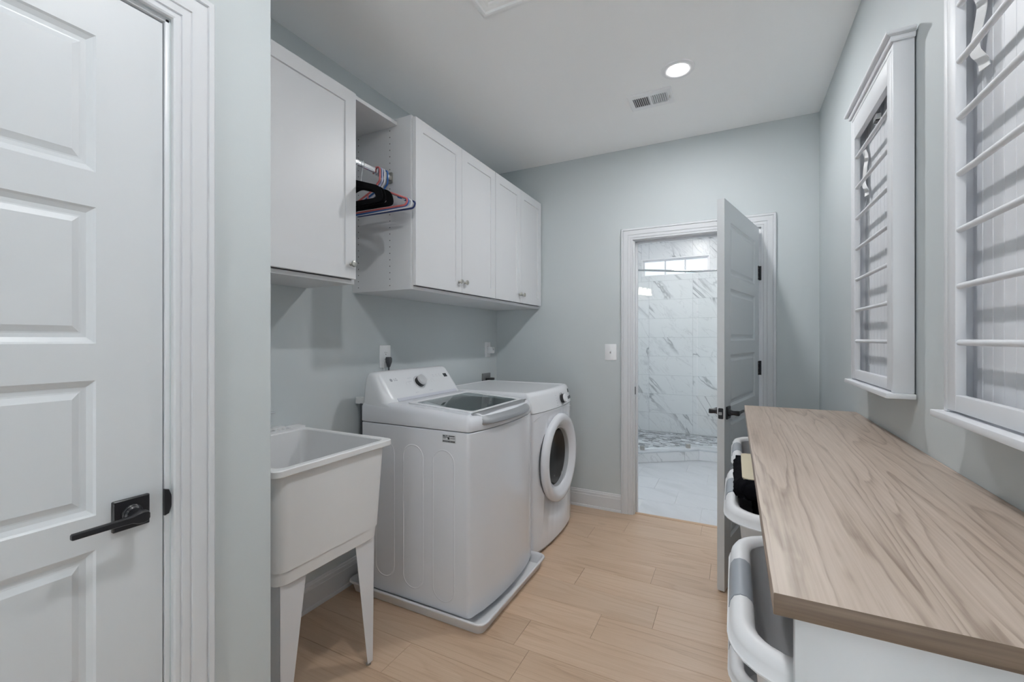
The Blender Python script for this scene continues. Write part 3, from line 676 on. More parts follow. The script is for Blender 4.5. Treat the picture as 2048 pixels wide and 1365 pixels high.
def bowed(x0, xc, xb, y0, y1, d=0.0, r=.022, n=9, rb=.012):
    """plan outline: back at x0, straight sides, front corners at xc, bulging to xb in the middle"""
    x0 += d; xc -= d; xb -= d; y0 += d; y1 -= d; r = max(r - d * .5, .006)
    pts = []
    for i in range(4): a = PI + PI / 2 * (i / 3); pts.append((x0 + rb + rb * math.cos(a), y0 + rb + rb * math.sin(a)))
    bul = lambda t: (xb - xc) * (1 - (2 * t - 1) ** 2)
    for i in range(5): a = -PI / 2 + PI / 2 * (i / 4) * .82; pts.append((xc - r + r * math.cos(a) + .000, y0 + r + r * math.sin(a)))
    for i in range(1, n): t = i / n; pts.append((xc + bul(.04 + .92 * t), y0 + r + (y1 - y0 - 2 * r) * t))
    for i in range(5): a = PI / 2 * (.18 + .82 * i / 4); pts.append((xc - r + r * math.cos(a), y1 - r + r * math.sin(a)))
    for i in range(4): a = PI / 2 + PI / 2 * (i / 3); pts.append((x0 + rb + rb * math.cos(a), y1 - rb + rb * math.sin(a)))
    return pts
WY0, WY1, WX_, WC, WBO = 1.674, 2.354, -1.722, -1.060, -1.022
wm = root('washing_machine', (-1.38, 2.014, .010), 'white top-load washer with glass lid standing in the drip pan', 'washer')
w = lambda d: bowed(WX_, WC, WBO, WY0, WY1, d)
cabm = MB().loft([ring_at(w(d), z) for d, z in ((.012, .040), (.004, .043), (0, .048), (0, .880), (.003, .884), (.010, .886))])
cab = cabm.build('cabinet', ENAM, wm, smooth=30)
# embossed slots on the left side
for xc, hw, zt, zb in ((-1.2055, .063, .797, .088), (-1.384, .063, .803, .106), (-1.562, .063, .808, .122)):
    out = lambda e: [(xc + (hw - e) * math.cos(a), (zt - hw if s > 0 else zb + hw) + (hw - e) * math.sin(a)) for s, aa in ((1, range(0, 181, 15)), (-1, range(180, 361, 15))) for a in (math.radians(q) for q in aa)]
    MB().loft([[(x, WY0 - dy, z) for x, z in out(e)] for e, dy in ((-.001, -.0002), (.0008, .0010), (.0030, .0014), (.0052, .0010), (.0068, .00015))], cap0=False, cap1=False).build('embossed_slot', ENAM, cab, smooth=50)
for yy in (WY0 + .08, WY1 - .08):
    for xx in (WX_ + .08, WC - .08): MB().lathe([(.022, .007), (.022, .020), (.010, .022), (.010, .045)], (xx, yy, 0), (0, 0, 1), 12).build('foot', DARKG, wm)
# top cover with lid opening
deck = lambda x: .958 + (-1.06 - x) * .062
def top_ring(d, zf): return [(x, y, zf(x)) for x, y in w(d)]
GX0, GX1, GY0, GY1 = -1.452, -1.112, 1.778, 2.268
tc = MB().loft([top_ring(.0, lambda x: .8885), top_ring(-.0015, lambda x: .893), top_ring(-.001, lambda x: deck(x) - .034), top_ring(.005, lambda x: deck(x) - .016), top_ring(.016, lambda x: deck(x) - .005), top_ring(.032, lambda x: deck(x))], cap0=False, cap1=False)
# deck surface: bridge the outline to the lid rectangle
inner = w(.032); n_in = len(inner)
cxm, cym = (GX0 + GX1) / 2, (GY0 + GY1) / 2
LX0, LX1, LY0, LY1 = GX0 - .030, GX1 + .018, GY0 - .030, GY1 + .030
def to_rect(x, y, X0, X1, Y0, Y1):
    dx, dy = x - cxm, y - cym; s = min((X1 - X0) / 2 / max(abs(dx), 1e-6), (Y1 - Y0) / 2 / max(abs(dy), 1e-6)); return cxm + dx * s, cym + dy * s
rects = [(LX0, LX1, LY0, LY1, 0.0), (LX0 + .001, LX1 - .001, LY0 + .001, LY1 - .001, -.004)]
rg = [[(x, y, deck(x)) for x, y in inner]]
for X0, X1, Y0, Y1, dz in rects: rg.append([(a, b, deck(a) + dz) for a, b in (to_rect(x, y, X0, X1, Y0, Y1) for x, y in inner)])
tc.loft(rg, cap0=False, cap1=False)
tco = tc.build('top_cover', ENAM, wm, smooth=28)
MB().loft([[(WX_ + .50 + x, WY0 + .0012 - d, .907 + z) for x, z in [(.0095 * math.cos(2 * PI * k / 18), .0095 * math.sin(2 * PI * k / 18)) for k in range(18)]] for d in (0, .0022)]).build('cap_plug', ENAM, tco)
# lid: frame ring with glass set in
rr_ = lambda X0, X1, Y0, Y1, dz, r=.012: [(a, b, deck(a) + dz) for a, b in rrect(X0, X1, Y0, Y1, r, 4)]
lid = MB().loft([rr_(LX0 + .002, LX1 - .002, LY0 + .002, LY1 - .002, -.004), rr_(LX0 + .002, LX1 - .002, LY0 + .002, LY1 - .002, .004), rr_(LX0 + .004, LX1 - .004, LY0 + .004, LY1 - .004, .006), rr_(GX0 - .002, GX1 + .002, GY0 - .002, GY1 + .002, .006, .02), rr_(GX0, GX1, GY0, GY1, .004, .02), rr_(GX0, GX1, GY0, GY1, -.010, .02)], cap0=False, cap1=False)
lido = lid.build('lid', PLAST, wm, smooth=30)
MB().loft([rr_(GX0, GX1, GY0, GY1, -.001, .02), rr_(GX0, GX1, GY0, GY1, .004, .02)]).build('glass_panel', LIDGL, lido, smooth=0)
# silver grip on the front of the lid
hr = []
for i in range(15):
    t = i / 14; y = 1.728 + (2.300 - 1.728) * t; b = (1 - (2 * t - 1) ** 2); e = min(1, min(t, 1 - t) / .10); e = math.sqrt(max(0, 1 - (1 - e) ** 2))
    xb_ = LX1 + .006 + .004 * b; xf = WC + .024 + (WBO - WC) * .95 * b - (1 - e) * .035
    hr.append([(xb_, y, deck(xb_) - .012), (xb_, y, deck(xb_) + .006), (xb_ + .014, y, deck(xb_) + .0065), (xb_ * .45 + xf * .55, y, .949), (xf - .010, y, .935), (xf - .001, y, .922), (xf, y, .914 ), (xf - .006, y, .909), (xf - .022, y, .908)])
MB().loft(hr).build('lid_grip', SILV, lido, smooth=50)
# inside: tub ring and steel drum
MB().loft([rr_(GX0 - .015, GX1 + .010, GY0 - .015, GY1 + .015, -.012, .02), [(a, b, .91) for a, b in rrect(GX0 - .02, GX1 + .02, GY0 - .0, GY1 + .0, .16, 4)], [(a, b, .62) for a, b in rrect(GX0 - .02, GX1 + .02, GY0 - .0, GY1 + .0, .16, 4)]], cap0=False, cap1=True).build('drum', DRUM, wm, smooth=40)
# control console
cr = lambda xb, xf, y0, y1, r: rrect(xb, xf, y0, y1, (r, .02, .02, r), 6)
cons = MB().loft([ring_at(cr(WX_ + .002, -1.490, 1.676, 2.352, .030), .930), ring_at(cr(WX_ + .002, -1.500, 1.677, 2.351, .045), .972), ring_at(cr(WX_ + .002, -1.540, 1.679, 2.349, .060), .986), ring_at(cr(WX_ + .002, -1.553, 1.680, 2.348, .065), 1.006), ring_at(cr(WX_ + .004, -1.590, 1.684, 2.344, .058), 1.055),
    ring_at(cr(WX_ + .007, -1.628, 1.690, 2.338, .046), 1.103), ring_at(cr(WX_ + .009, -1.643, 1.697, 2.331, .036), 1.122), ring_at(cr(WX_ + .011, -1.650, 1.704, 2.324, .030), 1.130), ring_at(cr(WX_ + .015, -1.659, 1.715, 2.313, .022), 1.136), ring_at(cr(WX_ + .021, -1.668, 1.728, 2.300, .016), 1.1385)])
con = cons.build('control_console', PLAST, wm, smooth=45)
cdir = Vector((-1.628 + 1.5545, 0, 1.103 - 1.0075)).normalized(); cn = Vector((cdir.z, 0, -cdir.x))
cp = lambda y, t, d=0.0: Vector((-1.5545, y, 1.0075)) + cdir * t + cn * d
def cquad(mb, y0, y1, t0, t1, d=.0006): mb.loft([[cp(y0, t0, e), cp(y1, t0, e), cp(y1, t1, e), cp(y0, t1, e)] for e in (-.0004, d)])
m_ = MB(); cquad(m_, 1.752, 2.283, -.024, -.006, .0018); m_.build('lower_band', PANLAV, con, smooth=0)
KY, KT = 1.990, .073
MB().lathe([(.041, .0002), (.041, .0010), (.0395, .0010), (.0395, .0002)], cp(KY, KT), cn, 36, False, False).build('dial_ring', PRINT, con)
kb = MB().lathe([(.0315, 0), (.0315, .020), (.0300, .0225)], cp(KY, KT), cn, 32).build('dial_skirt', BLACKP, con)
MB().lathe([(.0312, .0215), (.0312, .0325), (.0285, .0348), (.010, .0362)], cp(KY, KT), cn, 32).build('dial_knob', mat('pale_silver', (.62, .625, .635), .3, metal=.35), con)
m_ = MB(); cquad(m_, 2.243, 2.277, .088, .113); m_.build('display', SCREEN, con, smooth=0)
m_ = MB()
for s, i0 in ((-1, 0), (1, 1)):
    for i, t in enumerate((.012, .036, .060, .086, .108)):
        yc = KY + s * (.062 + .020 * (1 - abs(i - 2) / 2)); cquad(m_, yc - .014, yc + .014, t - .0018, t + .0018)
for r_, t in enumerate((.100, .068, .042)):
    for i in range(5):
        y0 = 2.135 + i * .032
        if r_ == 0 and i > 2: continue
        cquad(m_, y0, y0 + .016, t - .0016, t + .0016)
        if r_ == 0: cquad(m_, y0 + .004, y0 + .012, t + .008, t + .014)
m_.build('dial_markings', PRINTL, con, smooth=0, kind='stuff')
for yy in (1.893, 2.112):
    MB().lathe([(.0150, -.0002), (.0150, .0008), (.0136, .0008), (.0136, -.0002)], cp(yy, KT - .002), cn, 24, False, False).build('button_ring', PRINTL, con)
m_ = MB().loft([[cp(1.782 + .0095 * math.cos(a), .107 + .0095 * math.sin(a), e) for a in [2 * PI * k / 20 for k in range(20)]] for e in (-.0003, .0006)])
lg = m_.build('logo_disc', PRINT, con, smooth=0)
def put_text(txt, size, parent, m, O, ux, uy, name='lettering'):
    me = text_mesh(txt, size); un = Vector(ux).cross(Vector(uy)); off = OFF[parent]
    for v in me.vertices: v.co = Vector(O) + Vector(ux) * v.co.x + Vector(uy) * v.co.y + un * (v.co.z + .0004) - off
    me.materials.clear(); me.materials.append(m); o = bpy.data.objects.new(name, me); C.objects.link(o); o.parent = parent; OFF[o] = off; return o
put_text('LG', .023, con, PRINT, cp(1.815, .107), (0, 1, 0), tuple(cdir))
# rating label on the side
lb = MB().box(-1.211, -1.135, WY0 - .0008, WY0 - .0001, .8315, .8685).build('rating_label', LABELS, wm, smooth=0)
m_ = MB()
for a, b, z0, z1 in ((-1.207, -1.196, .861, .866), (-1.194, -1.180, .863, .866), (-1.207, -1.178, .856, .859), (-1.176, -1.142, .861, .865), (-1.207, -1.190, .851, .853), (-1.180, -1.170, .847, .858), (-1.166, -1.140, .852, .854)): m_.box(a, b, WY0 - .0012, WY0 - .0006, z0, z1)
x = -1.208
while x < -1.140:
    wd = rnd.choice((.0008, .0014, .002)); m_.box(x, x + wd, WY0 - .0012, WY0 - .0006, .834, .842); x += wd + rnd.choice((.0008, .0012))
m_.build('label_print', BLACKP, lb, smooth=0, kind='stuff')

# dryer
DYa, DYb, DXb, DC, DBO = 2.372, 3.056, -1.765, -1.062, -1.026
dy = root('dryer', (-1.41, 2.714, 0.0), 'white front-load dryer with round glass door beside the back wall', 'dryer')
w_ = lambda d: bowed(DXb, DC, DBO, DYa, DYb, d)
dcab = MB().loft([ring_at(w_(d), z) for d, z in ((.02, .022), (.006, .024), (0, .032), (0, .862))]).loft([ring_at(w_(.02), .006), ring_at(w_(.02), .024)])
dc = dcab.build('cabinet', ENAM, dy, smooth=30)
DCY, DCZ, DX = 2.712, .540, -1.036
cut = MB().lathe([(.190, -.16), (.190, .10)], (DX, DCY, DCZ), (1, 0, 0), 64).build('cutter', ENAM)      # the door hole, cut right through the front
cut_m = dc.modifiers.new('hole', 'BOOLEAN'); cut_m.operation = 'DIFFERENCE'; cut_m.object = cut; cut_m.solver = 'EXACT'
bpy.context.view_layer.update()
hole = bpy.data.meshes.new_from_object(dc.evaluated_get(bpy.context.evaluated_depsgraph_get()))
dc.modifiers.clear(); dc.data = hole; bpy.data.objects.remove(cut)
# sloping control panel and flat top
def front_in(o, k): return [(x - k * max(0, min(1, (x - (DC - .10)) / .10)), y) for x, y in o]
dp = MB().loft([ring_at(w_(.0), .8645), ring_at(w_(-.001), .868), ring_at(front_in(w_(0), .012), .915), ring_at(front_in(w_(0), .022), .960), ring_at(front_in(w_(.003), .028), .975), ring_at(front_in(w_(.009), .034), .983), ring_at(front_in(w_(.016), .040), .985), ring_at(front_in(w_(.024), .048), .985), ring_at(front_in(w_(.027), .052), .9815)])
dpo = dp.build('control_panel', PLAST, dy, smooth=30)
fx_ = lambda y, z: DC + (DBO - DC) * (1 - (2 * (y - DYa) / (DYb - DYa) - 1) ** 2) - .012 * (z - .868) / .047 + .0015
kn = Vector((.97, 0, .24)).normalized(); kp = Vector((fx_(2.79, .910), 2.79, .910))
MB().lathe([(.040, -.003), (.040, .0012), (.038, .0012), (.038, -.003)], kp, kn, 28, False, False).build('dial_ring', PRINT, dpo)
MB().lathe([(.030, 0), (.030, .022), (.0285, .0235)], kp, kn, 28).build('dial_skirt', BLACKP, dpo)
MB().lathe([(.0295, .022), (.0295, .030), (.027, .033), (.01, .034)], kp, kn, 28).build('dial_knob', PLAST, dpo)
def dquad(mb, y0, y1, z0, z1, d=.0012): mb.loft([[(fx_(y, z) + e, y, z) for y, z in ((y0, z0), (y1, z0), (y1, z1), (y0, z1))] for e in (-.003, d)])
m_ = MB(); dquad(m_, 2.905, 3.030, .888, .906); m_.build('dark_strip', DARKG, dpo, smooth=0)
m_ = MB(); dquad(m_, 2.985, 3.008, .932, .955); m_.build('display', SCREEN, dpo, smooth=0)
m_ = MB()
for i in range(5): dquad(m_, 2.690, 2.712, .876 + i * .016, .878 + i * .016); dquad(m_, 2.862, 2.880, .876 + i * .016, .878 + i * .016)
for i in range(4): dquad(m_, 2.905 + i * .018, 2.912 + i * .018, .915, .918)
m_.build('dial_markings', PRINTL, dpo, smooth=0, kind='stuff')
# thin seam arching over the door
sm = []
for i in range(25):
    y = DYa + .012 + (DYb - DYa - .024) * i / 24; q = (y - 2.714) / .33; zz = .820 + .036 * max(0, 1 - q * q) ** .6 if abs(q) < 1 else .820
    xx = DC + (DBO - DC) * (1 - (2 * (y - DYa) / (DYb - DYa) - 1) ** 2); sm.append(((xx - .002, y, zz - .0008), (xx + .0006, y, zz - .0008), (xx + .0006, y, zz + .0008), (xx - .002, y, zz + .0008)))
MB().loft(sm).build('panel_seam', PRINTL, dc, smooth=0)
dr = MB().lathe([(.276, -.010), (.281, .000), (.284, .014), (.2815, .027), (.274, .035), (.262, .039), (.246, .040), (.238, .038), (.216, .026), (.200, .014), (.194, .004)], (DX, DCY, DCZ), (1, 0, 0), 64, False, False)
dro = dr.build('door', ENAM, dy, smooth=50)
MB().lathe([(.281, -.012), (.2845, -.004), (.277, -.004)], (DX, DCY, DCZ), (1, 0, 0), 64, False, False).build('door_gasket', DARKG, dy, smooth=50)
MB().lathe([(.196, .008), (.188, .006), (.183, -.010), (.183, -.040)], (DX, DCY, DCZ), (1, 0, 0), 56, False, False).build('door_bezel', mat('mid_grey_plastic', (.36, .37, .385), .3), dro, smooth=50)
DGL = mat('smoky_bowl_glass', (.040, .039, .038), .07, spec=.35)
MB().lathe([(.1845, -.012), (.172, -.045), (.150, -.066), (.100, -.082), (.050, -.090), (.0, -.092)], (DX, DCY, DCZ), (1, 0, 0), 56, False, False).build('glass_bowl', DGL, dro, smooth=60)

# ------------------------------------------------------------------ utility sink
sk = root('utility_sink', (-1.54, 1.13, 0.0), 'off-white floor-standing laundry tub on tapered metal legs', 'sink')
SZ = .901
o_ = lambda a, b, c, d, r: rrect(a, b, c, d, r, 5)
rings = [(o_(XL + .022, -1.300, .915, 1.335, .035), .508), (o_(XL + .012, -1.289, .904, 1.348, .042), .516), (o_(XL + .010, -1.286, .902, 1.351, .040), .560), (o_(XL + .009, -1.283, .900, 1.354, .040), .5605), (o_(XL + .004, -1.268, .888, 1.372, .040), SZ - .024),
         (o_(XL + .003, -1.254, .874, 1.390, .024), SZ - .024), (o_(XL + .003, -1.252, .872, 1.392, .024), SZ - .021), (o_(XL + .003, -1.252, .872, 1.392, .024), SZ - .003), (o_(XL + .003, -1.2545, .8745, 1.3895, .024), SZ),
         (o_(-1.764, -1.276, .896, 1.368, .030), SZ), (o_(-1.761, -1.280, .900, 1.364, .030), SZ - .004), (o_(-1.752, -1.302, .922, 1.334, .045), .540), (o_(-1.735, -1.320, .940, 1.316, .045), .525)]
MB().loft([ring_at(o, z) for o, z in rings]).build('tub', SINKW, sk, smooth=30)
lg_ = MB().loft([ring_at(rrect(XL + .003, -1.770, .885, 1.385, .012, 3), z) for z in (SZ, SZ + .010)]).loft([ring_at(rrect(XL + .003, -1.798, .885, 1.300, .008, 3), z) for z in (SZ + .009, SZ + .018)])
lgo = lg_.build('back_ledge', SINKW, sk, smooth=30)
for i in range(4): MB().loft([ring_at(rrect(-1.795, -1.774, 1.232 + i * .022, 1.242 + i * .022, .004, 2), z) for z in (SZ + .009, SZ + .014)]).build('soap_ridge', SINKW, lgo)
def leg(cx, cy, sx, sy):
    """folded sheet leg: two tapering faces meeting at the outer corner"""
    mb = MB(); t = .002
    for fn in (lambda a, b, z: (cx + sx * -b, cy + sy * -a, z), lambda a, b, z: (cx + sx * -a, cy + sy * -b, z)):
        ins = .012
        mb.loft([[fn(*p) for p in ((0, 0, .515), (.098, 0, .515), (.098, t, .515), (0, t, .515))], [fn(*p) for p in ((.004, .004, .012), (.030, .004, .012), (.030, .004 + t, .012), (.004, .004 + t, .012))]])
    o = mb.build('leg', LEGW, sk, smooth=0)
    MB().lathe([(.010, 0), (.010, .004), (.005, .005), (.005, .03)], (cx - sx * .016, cy - sy * .016, 0), (0, 0, 1), 10).build('levelling_foot', NICKEL, o)
for sx in (1, -1):
    for sy in (1, -1): leg(-1.299 if sx > 0 else XL + .022, 1.332 if sy > 0 else .918, sx, sy)
fa = root('faucet', (-1.815, 1.10, SZ + .018), 'chrome two-handle faucet on the ledge of the laundry tub', 'faucet')
MB().loft([ring_at(rrect(XL + .008, -1.800, 1.01, 1.19, .015, 4), z) for z in (SZ + .018, SZ + .030)]).build('base_plate', CHROME, fa)
for y, s in ((1.045, -1), (1.155, 1)):
    MB().lathe([(.017, .0), (.017, .012), (.012, .02), (.012, .045), (.014, .05), (.010, .056)], (-1.819, y, SZ + .028), (0, 0, 1), 14).tube([(-1.819, y, SZ + .078), (-1.816, y + s * .03, SZ + .086), (-1.80, y + s * .095, SZ + .088)], [.007, .006, .0045], 8).build('handle', CHROME, fa)
MB().tube(smooth_path([((-1.819, 1.10, SZ + .028), 0), ((-1.819, 1.10, SZ + .13), .04), ((-1.70, 1.10, SZ + .13), .03), ((-1.69, 1.10, SZ + .09), 0)]), .0095, 10).build('spout', CHROME, fa)

# ------------------------------------------------------------------ worktop on a basket sorter
WT0, WT1, WTZ = 0.642, 2.402, .991
wt = MB().box(.044, XR - .001, WT0, WT1, .963, WTZ, .0012, 2).build('worktop', [WALNUT, WALSHADE])
tag(wt, 'long greyed walnut laminate worktop along the right wall', 'worktop')
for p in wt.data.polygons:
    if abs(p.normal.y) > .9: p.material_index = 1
sb = root('basket_sorter', (.27, 1.52, 0.0), 'white panel sorter frame holding laundry baskets under the worktop', 'shelf unit')
YD = [.672, 1.242, 1.816, 2.372]
for i, y in enumerate(YD): bx('side_panel' if i in (0, 3) else 'divider', CABW, sb, .070 if i in (0, 3) else .085, XR - .002, y, y + .018, 0.0, .9625, bev=.001)
for i in range(3):
    for zr in (.800, .350):
        for y, s in ((YD[i] + .018, 1), (YD[i + 1], -1)): bx('runner', CABW, sb, .09, XR - .004, min(y, y + s * .022), max(y, y + s * .022), zr, zr + .014)
bx('back_panel', CABW, sb, XR - .012, XR - .002, .690, 2.372, .06, .16)

def basket(y0, y1, zr, x0, x1, label, group, hgt=.262):
    r = root('laundry_basket', ((x0 + x1) / 2, (y0 + y1) / 2, zr - hgt), label, 'basket', group)
    ol = lambda d, rad=.105: rrect(x0 + d, x1 - d, y0 + d, y1 - d, max(rad - d, .03), 7)
    tp = .022
    body = [(ol(.034 + tp + .012), zr - hgt), (ol(.034 + tp), zr - hgt + .010), (ol(.036), zr - .030), (ol(.032), zr - .008), (ol(.0375), zr - .008), (ol(.040), zr - .032), (ol(.038 + tp), zr - hgt + .013), (ol(.050 + tp), zr - hgt + .004)]
    MB().loft([ring_at(o, z) for o, z in body]).build('body', BASKW, r, smooth=40)
    # rolled rim with a hanging lip
    rim = [(ol(.0385), zr - .010), (ol(.0355), zr - .003), (ol(.028), zr + .003), (ol(.018), zr + .0045), (ol(.008), zr), (ol(.002), zr - .010), (ol(0), zr - .024), (ol(-.003), zr - .026), (ol(-.003), zr - .0285), (ol(.004), zr - .0285), (ol(.006), zr - .012), (ol(.018), zr - .004), (ol(.030), zr - .006)]
    MB().loft([ring_at(o, z) for o, z in rim], closed=True).build('rim', BASKW, r, smooth=50)
    # grey grips in the middle of each short side
    gy = (y0 + y1) / 2; hg = .072
    for sx, xx in ((1, x0), (-1, x1)):
        prof = [(.0392, -.013), (.0362, -.002), (.028, .0045), (.018, .006), (.0075, .0015), (.0012, -.009), (-.001, -.023), (.005, -.023)]
        g = MB().loft([[(xx + sx * d, gy + t * hg, zr + z) for d, z in prof] for t in (-1, -.96, .96, 1)]).build('grip', BASKG, r, smooth=50)
    return r
basket(.712, 1.196, .850, -.008, .440, 'empty white laundry basket nearest the camera, upper tier', 'laundry baskets in the sorter')
basket(1.275, 1.800, .850, -.024, .440, 'white laundry basket holding the folded black mat', 'laundry baskets in the sorter')
basket(1.850, 2.352, .850, -.008, .440, 'white laundry basket at the far end of the sorter, by the open door', 'laundry baskets in the sorter')
basket(1.285, 1.800, .400, -.014, .440, 'white laundry basket on the lower tier, low at left', 'laundry baskets in the sorter')

# folded mat: pile side down, backing on top
rg = root('bath_mat', (.20, 1.53, .70), 'folded black shaggy mat with cream backing stuffed in a basket', 'mat')
def pile(mb, x0, x1, y0, y1, z0, z1, r=.02, jit=.004, n=10):
    o = lambda d: rrect(x0 + d, x1 - d, y0 + d, y1 - d, .03, n)
    j = lambda p: tuple(c + rnd.uniform(-jit, jit) for c in p)
    def dens(d, z):
        src = o(d); out = []
        for i, p in enumerate(src):
            q = src[(i + 1) % len(src)]; k = 1 + int(math.dist(p, q) / .014)
            for t in range(14 if math.dist(p, q) > .15 else 1): out.append(j((p[0] + (q[0] - p[0]) * t / (14 if math.dist(p, q) > .15 else 1), p[1] + (q[1] - p[1]) * t / (14 if math.dist(p, q) > .15 else 1), z)))
        return out
    mb.loft([dens(r, z0), dens(r * .3, z0 + r * .3), dens(0, z0 + r), dens(0, (z0 + z1) / 2), dens(0, z1 - r), dens(r * .3, z1 - r * .3), dens(r, z1)])
m_ = MB(); pile(m_, .000, .400, 1.355, 1.700, .866, .918); pile(m_, .055, .370, 1.340, 1.735, .72, .872, .03)
m_.build('pile', RUGB, rg, smooth=60)
MB().loft([ring_at(rrect(.020, .390, 1.385, 1.690, .015, 3), z) for z in (.914, .9215)]).build('backing', RUGC, rg, smooth=30)

# ------------------------------------------------------------------ drying racks on the right wall
XF = .423
def rack(y0, y1, label, latch):
    r = root('drying_rack', (XR, (y0 + y1) / 2, 1.133), label, 'drying rack', 'white wall drying racks')
    z0, z1 = 1.149, 2.200; xb = XR - .005
    bx('side_panel', RACKW, r, XF, xb, y0, y0 + .018, z0, z1, bev=.0015)
    bx('side_panel', RACKW, r, XF, xb, y1 - .018, y1, z0, z1, bev=.0015)
    bx('top_panel', RACKW, r, XF, xb, y0 + .018, y1 - .018, z1 - .018, z1, bev=.0008)
    # ledge and crown
    bx('ledge', RACKW, r, XF - .020, xb, y0 - .014, y1 + .014, 1.1335, z0, bev=.002)
    cr_ = [(0, 0), (.006, 0), (.008, .004), (.008, .014), (.018, .017), (.020, .020), (.020, .026), (0, .026)]
    rings = []
    for (x, y, sx, sy) in ((xb, y0, 0, -1), (XF, y0, -1, -1), (XF, y1, -1, 1), (xb, y1, 0, 1)):
        rings.append([(x + sx * d, y + sy * d, z1 - .002 + h) for d, h in cr_])
    MB().loft(rings).box(XF, xb, y0, y1, z1 + .016, z1 + .023).build('crown', RACKW, r, smooth=0)
    # swing-out frame: stiles, rails and rods let into the stiles
    for ya in (y0 + .0185, y1 - .0585): bx('stile', RACKW, r, XF, XF + .018, ya, ya + .040, z0 + .006, z1 - .020, bev=.0012)
    bx('rail', RACKW, r, XF + .0005, XF + .0175, y0 + .0585, y1 - .0585, z0 + .006, z0 + .041, bev=.0012)
    bx('rail', RACKW, r, XF + .0005, XF + .0175, y0 + .0585, y1 - .0585, z1 - .100, z1 - .020, bev=.0012)
    for i in range(7):
        zz = 1.303 + .1205 * i
        MB().tube([(XF + .0078, y, zz) for y in (y0 + .055, y0 + .060, y1 - .060, y1 - .055)], .0066, 14).build('rod', RACKW, r, smooth=50)
    xbf = .4660
    # beadboard back, board by board
    ya, yb = y0 + .018, y1 - .018; n = max(1, round((yb - ya) / .041)); bw = (yb - ya) / n
    for i in range(n):
        a = ya + i * bw
        pr_ = [(a + .0003, xb), (a + .0003, xbf + .002), (a + .0018, xbf), (a + bw - .0018, xbf), (a + bw - .0003, xbf + .002), (a + bw - .0003, xb)]
        MB().prism(pr_, lambda p, z: (p[1], p[0], z), z0, z1 - .018).build('board', RACKW, r, smooth=0)
    # folded cotton stay strap at the far side
    ys = y1 - .068; st = MB()
    prof = [(.452, 2.045, 0), (.458, 2.01, -.012), (.450, 1.975, -.030), (.452, 1.945, -.006), (.449, 1.915, .0), (.455, 1.880, -.026), (.452, 1.858, -.038)]
    sp_ = smooth_path([((a, ys + c, b), .02) for a, b, c in prof], 4)
    nrm = [(sp_[min(i + 1, len(sp_) - 1)] - sp_[max(i - 1, 0)]).normalized() for i in range(len(sp_))]
    wdt = Vector((.25, -.97, 0)).normalized() * .013
    rows = [[p - wdt, p + wdt] for p in sp_]
    st.loft([[p - wdt, p + wdt, p + wdt + t.cross(wdt).normalized() * .0014, p - wdt + t.cross(wdt).normalized() * .0014] for p, t in zip(sp_, nrm)])
    st.build('stay_strap', STRAPM, r, smooth=50)
    if latch:
        yc = y0 + .20 if y1 - y0 < .6 else y0 + .3
        lt = bx('catch', WHITP, r, XF + .020, XF + .034, yc + .06, yc + .10, z1 - .118, z1 - .100, bev=.001)
        bx('magnet', BLACKP, lt, XF + .0195, XF + .032, yc + .066, yc + .094, z1 - .123, z1 - .118)
    return r
rack(1.683, 2.211, 'white wall drying rack further from the camera, above the far end of the worktop', True)
rack(0.800, 1.328, 'white wall drying rack nearest the camera, cut by the right edge', False)

# ------------------------------------------------------------------ wall plates, plugs, cords
def plate(name, c, u, n, w, h, label, cat):
    """c centre on the wall, u horizontal direction, n outwards"""
    c, u, n = Vector(c), Vector(u), Vector(n); up = Vector((0, 0, 1))
    r = root(name, tuple(c - up * h / 2), label, cat)
    q = lambda x, z, d: c + u * x + up * z + n * d
    MB().loft([[q(x, z, d) for x, z in rrect(-w / 2 + e, w / 2 - e, -h / 2 + e, h / 2 - e, .004, 3)] for d, e in ((0, 0), (.0035, 0), (.006, .003))]).build('plate', PLATE, r)
    return r, q
sw_, q = plate('light_switch', (-0.8425, YB, 1.211), (1, 0, 0), (0, -1, 0), .088, .124, 'white toggle light switch on the back wall beside the doorway', 'switch')
MB().loft([[q(x, z, d) for x, z in rrect(-.006, .006, -.012, .012, .001, 2)] for d in (.005, .0068)]).build('toggle_slot', PRINTL, sw_)
MB().loft([[q(x, z, .006) for x, z in rrect(-.0042, .0042, -.006, .006, .001, 2)], [q(x, z + .009, .020) for x, z in rrect(-.0032, .0032, -.004, .004, .001, 2)]]).build('toggle', PLATE, sw_)
for zz in (-.030, .030): MB().lathe([(.003, .005), (.003, .0068)], q(0, zz, 0), (0, -1, 0), 10).build('screw', PLATE, sw_)
def receptacle(par, q, zc, faces=BLACKP):
    f = MB().loft([[q(x, z + zc, d) for x, z in rrect(-.017, .017, -.014, .014, .0125, 5)] for d in (.005, .0078)]).build('receptacle', PLATE, par)
    MB().loft([[q(x, z + zc, d) for x, z in ((-.0075, -.002), (-.0055, -.002), (-.0055, .007), (-.0075, .007))] for d in (.007, .0081)]).loft([[q(x, z + zc, d) for x, z in ((.0055, -.001), (.0075, -.001), (.0075, .006), (.0055, .006))] for d in (.007, .0081)]).loft([[q(.0026 * math.cos(a * PI / 5), -.008 + zc + .0026 * math.sin(a * PI / 5), d) for a in range(10)] for d in (.007, .0081)]).build('slots', BLACKP, f, smooth=0)
oa, qa = plate('power_outlet', (XL, 1.970, 1.2085), (0, 1, 0), (1, 0, 0), .088, .132, 'white duplex outlet above the washer with a grey plug in it', 'outlet')
receptacle(oa, qa, .0205); receptacle(oa, qa, -.0205)
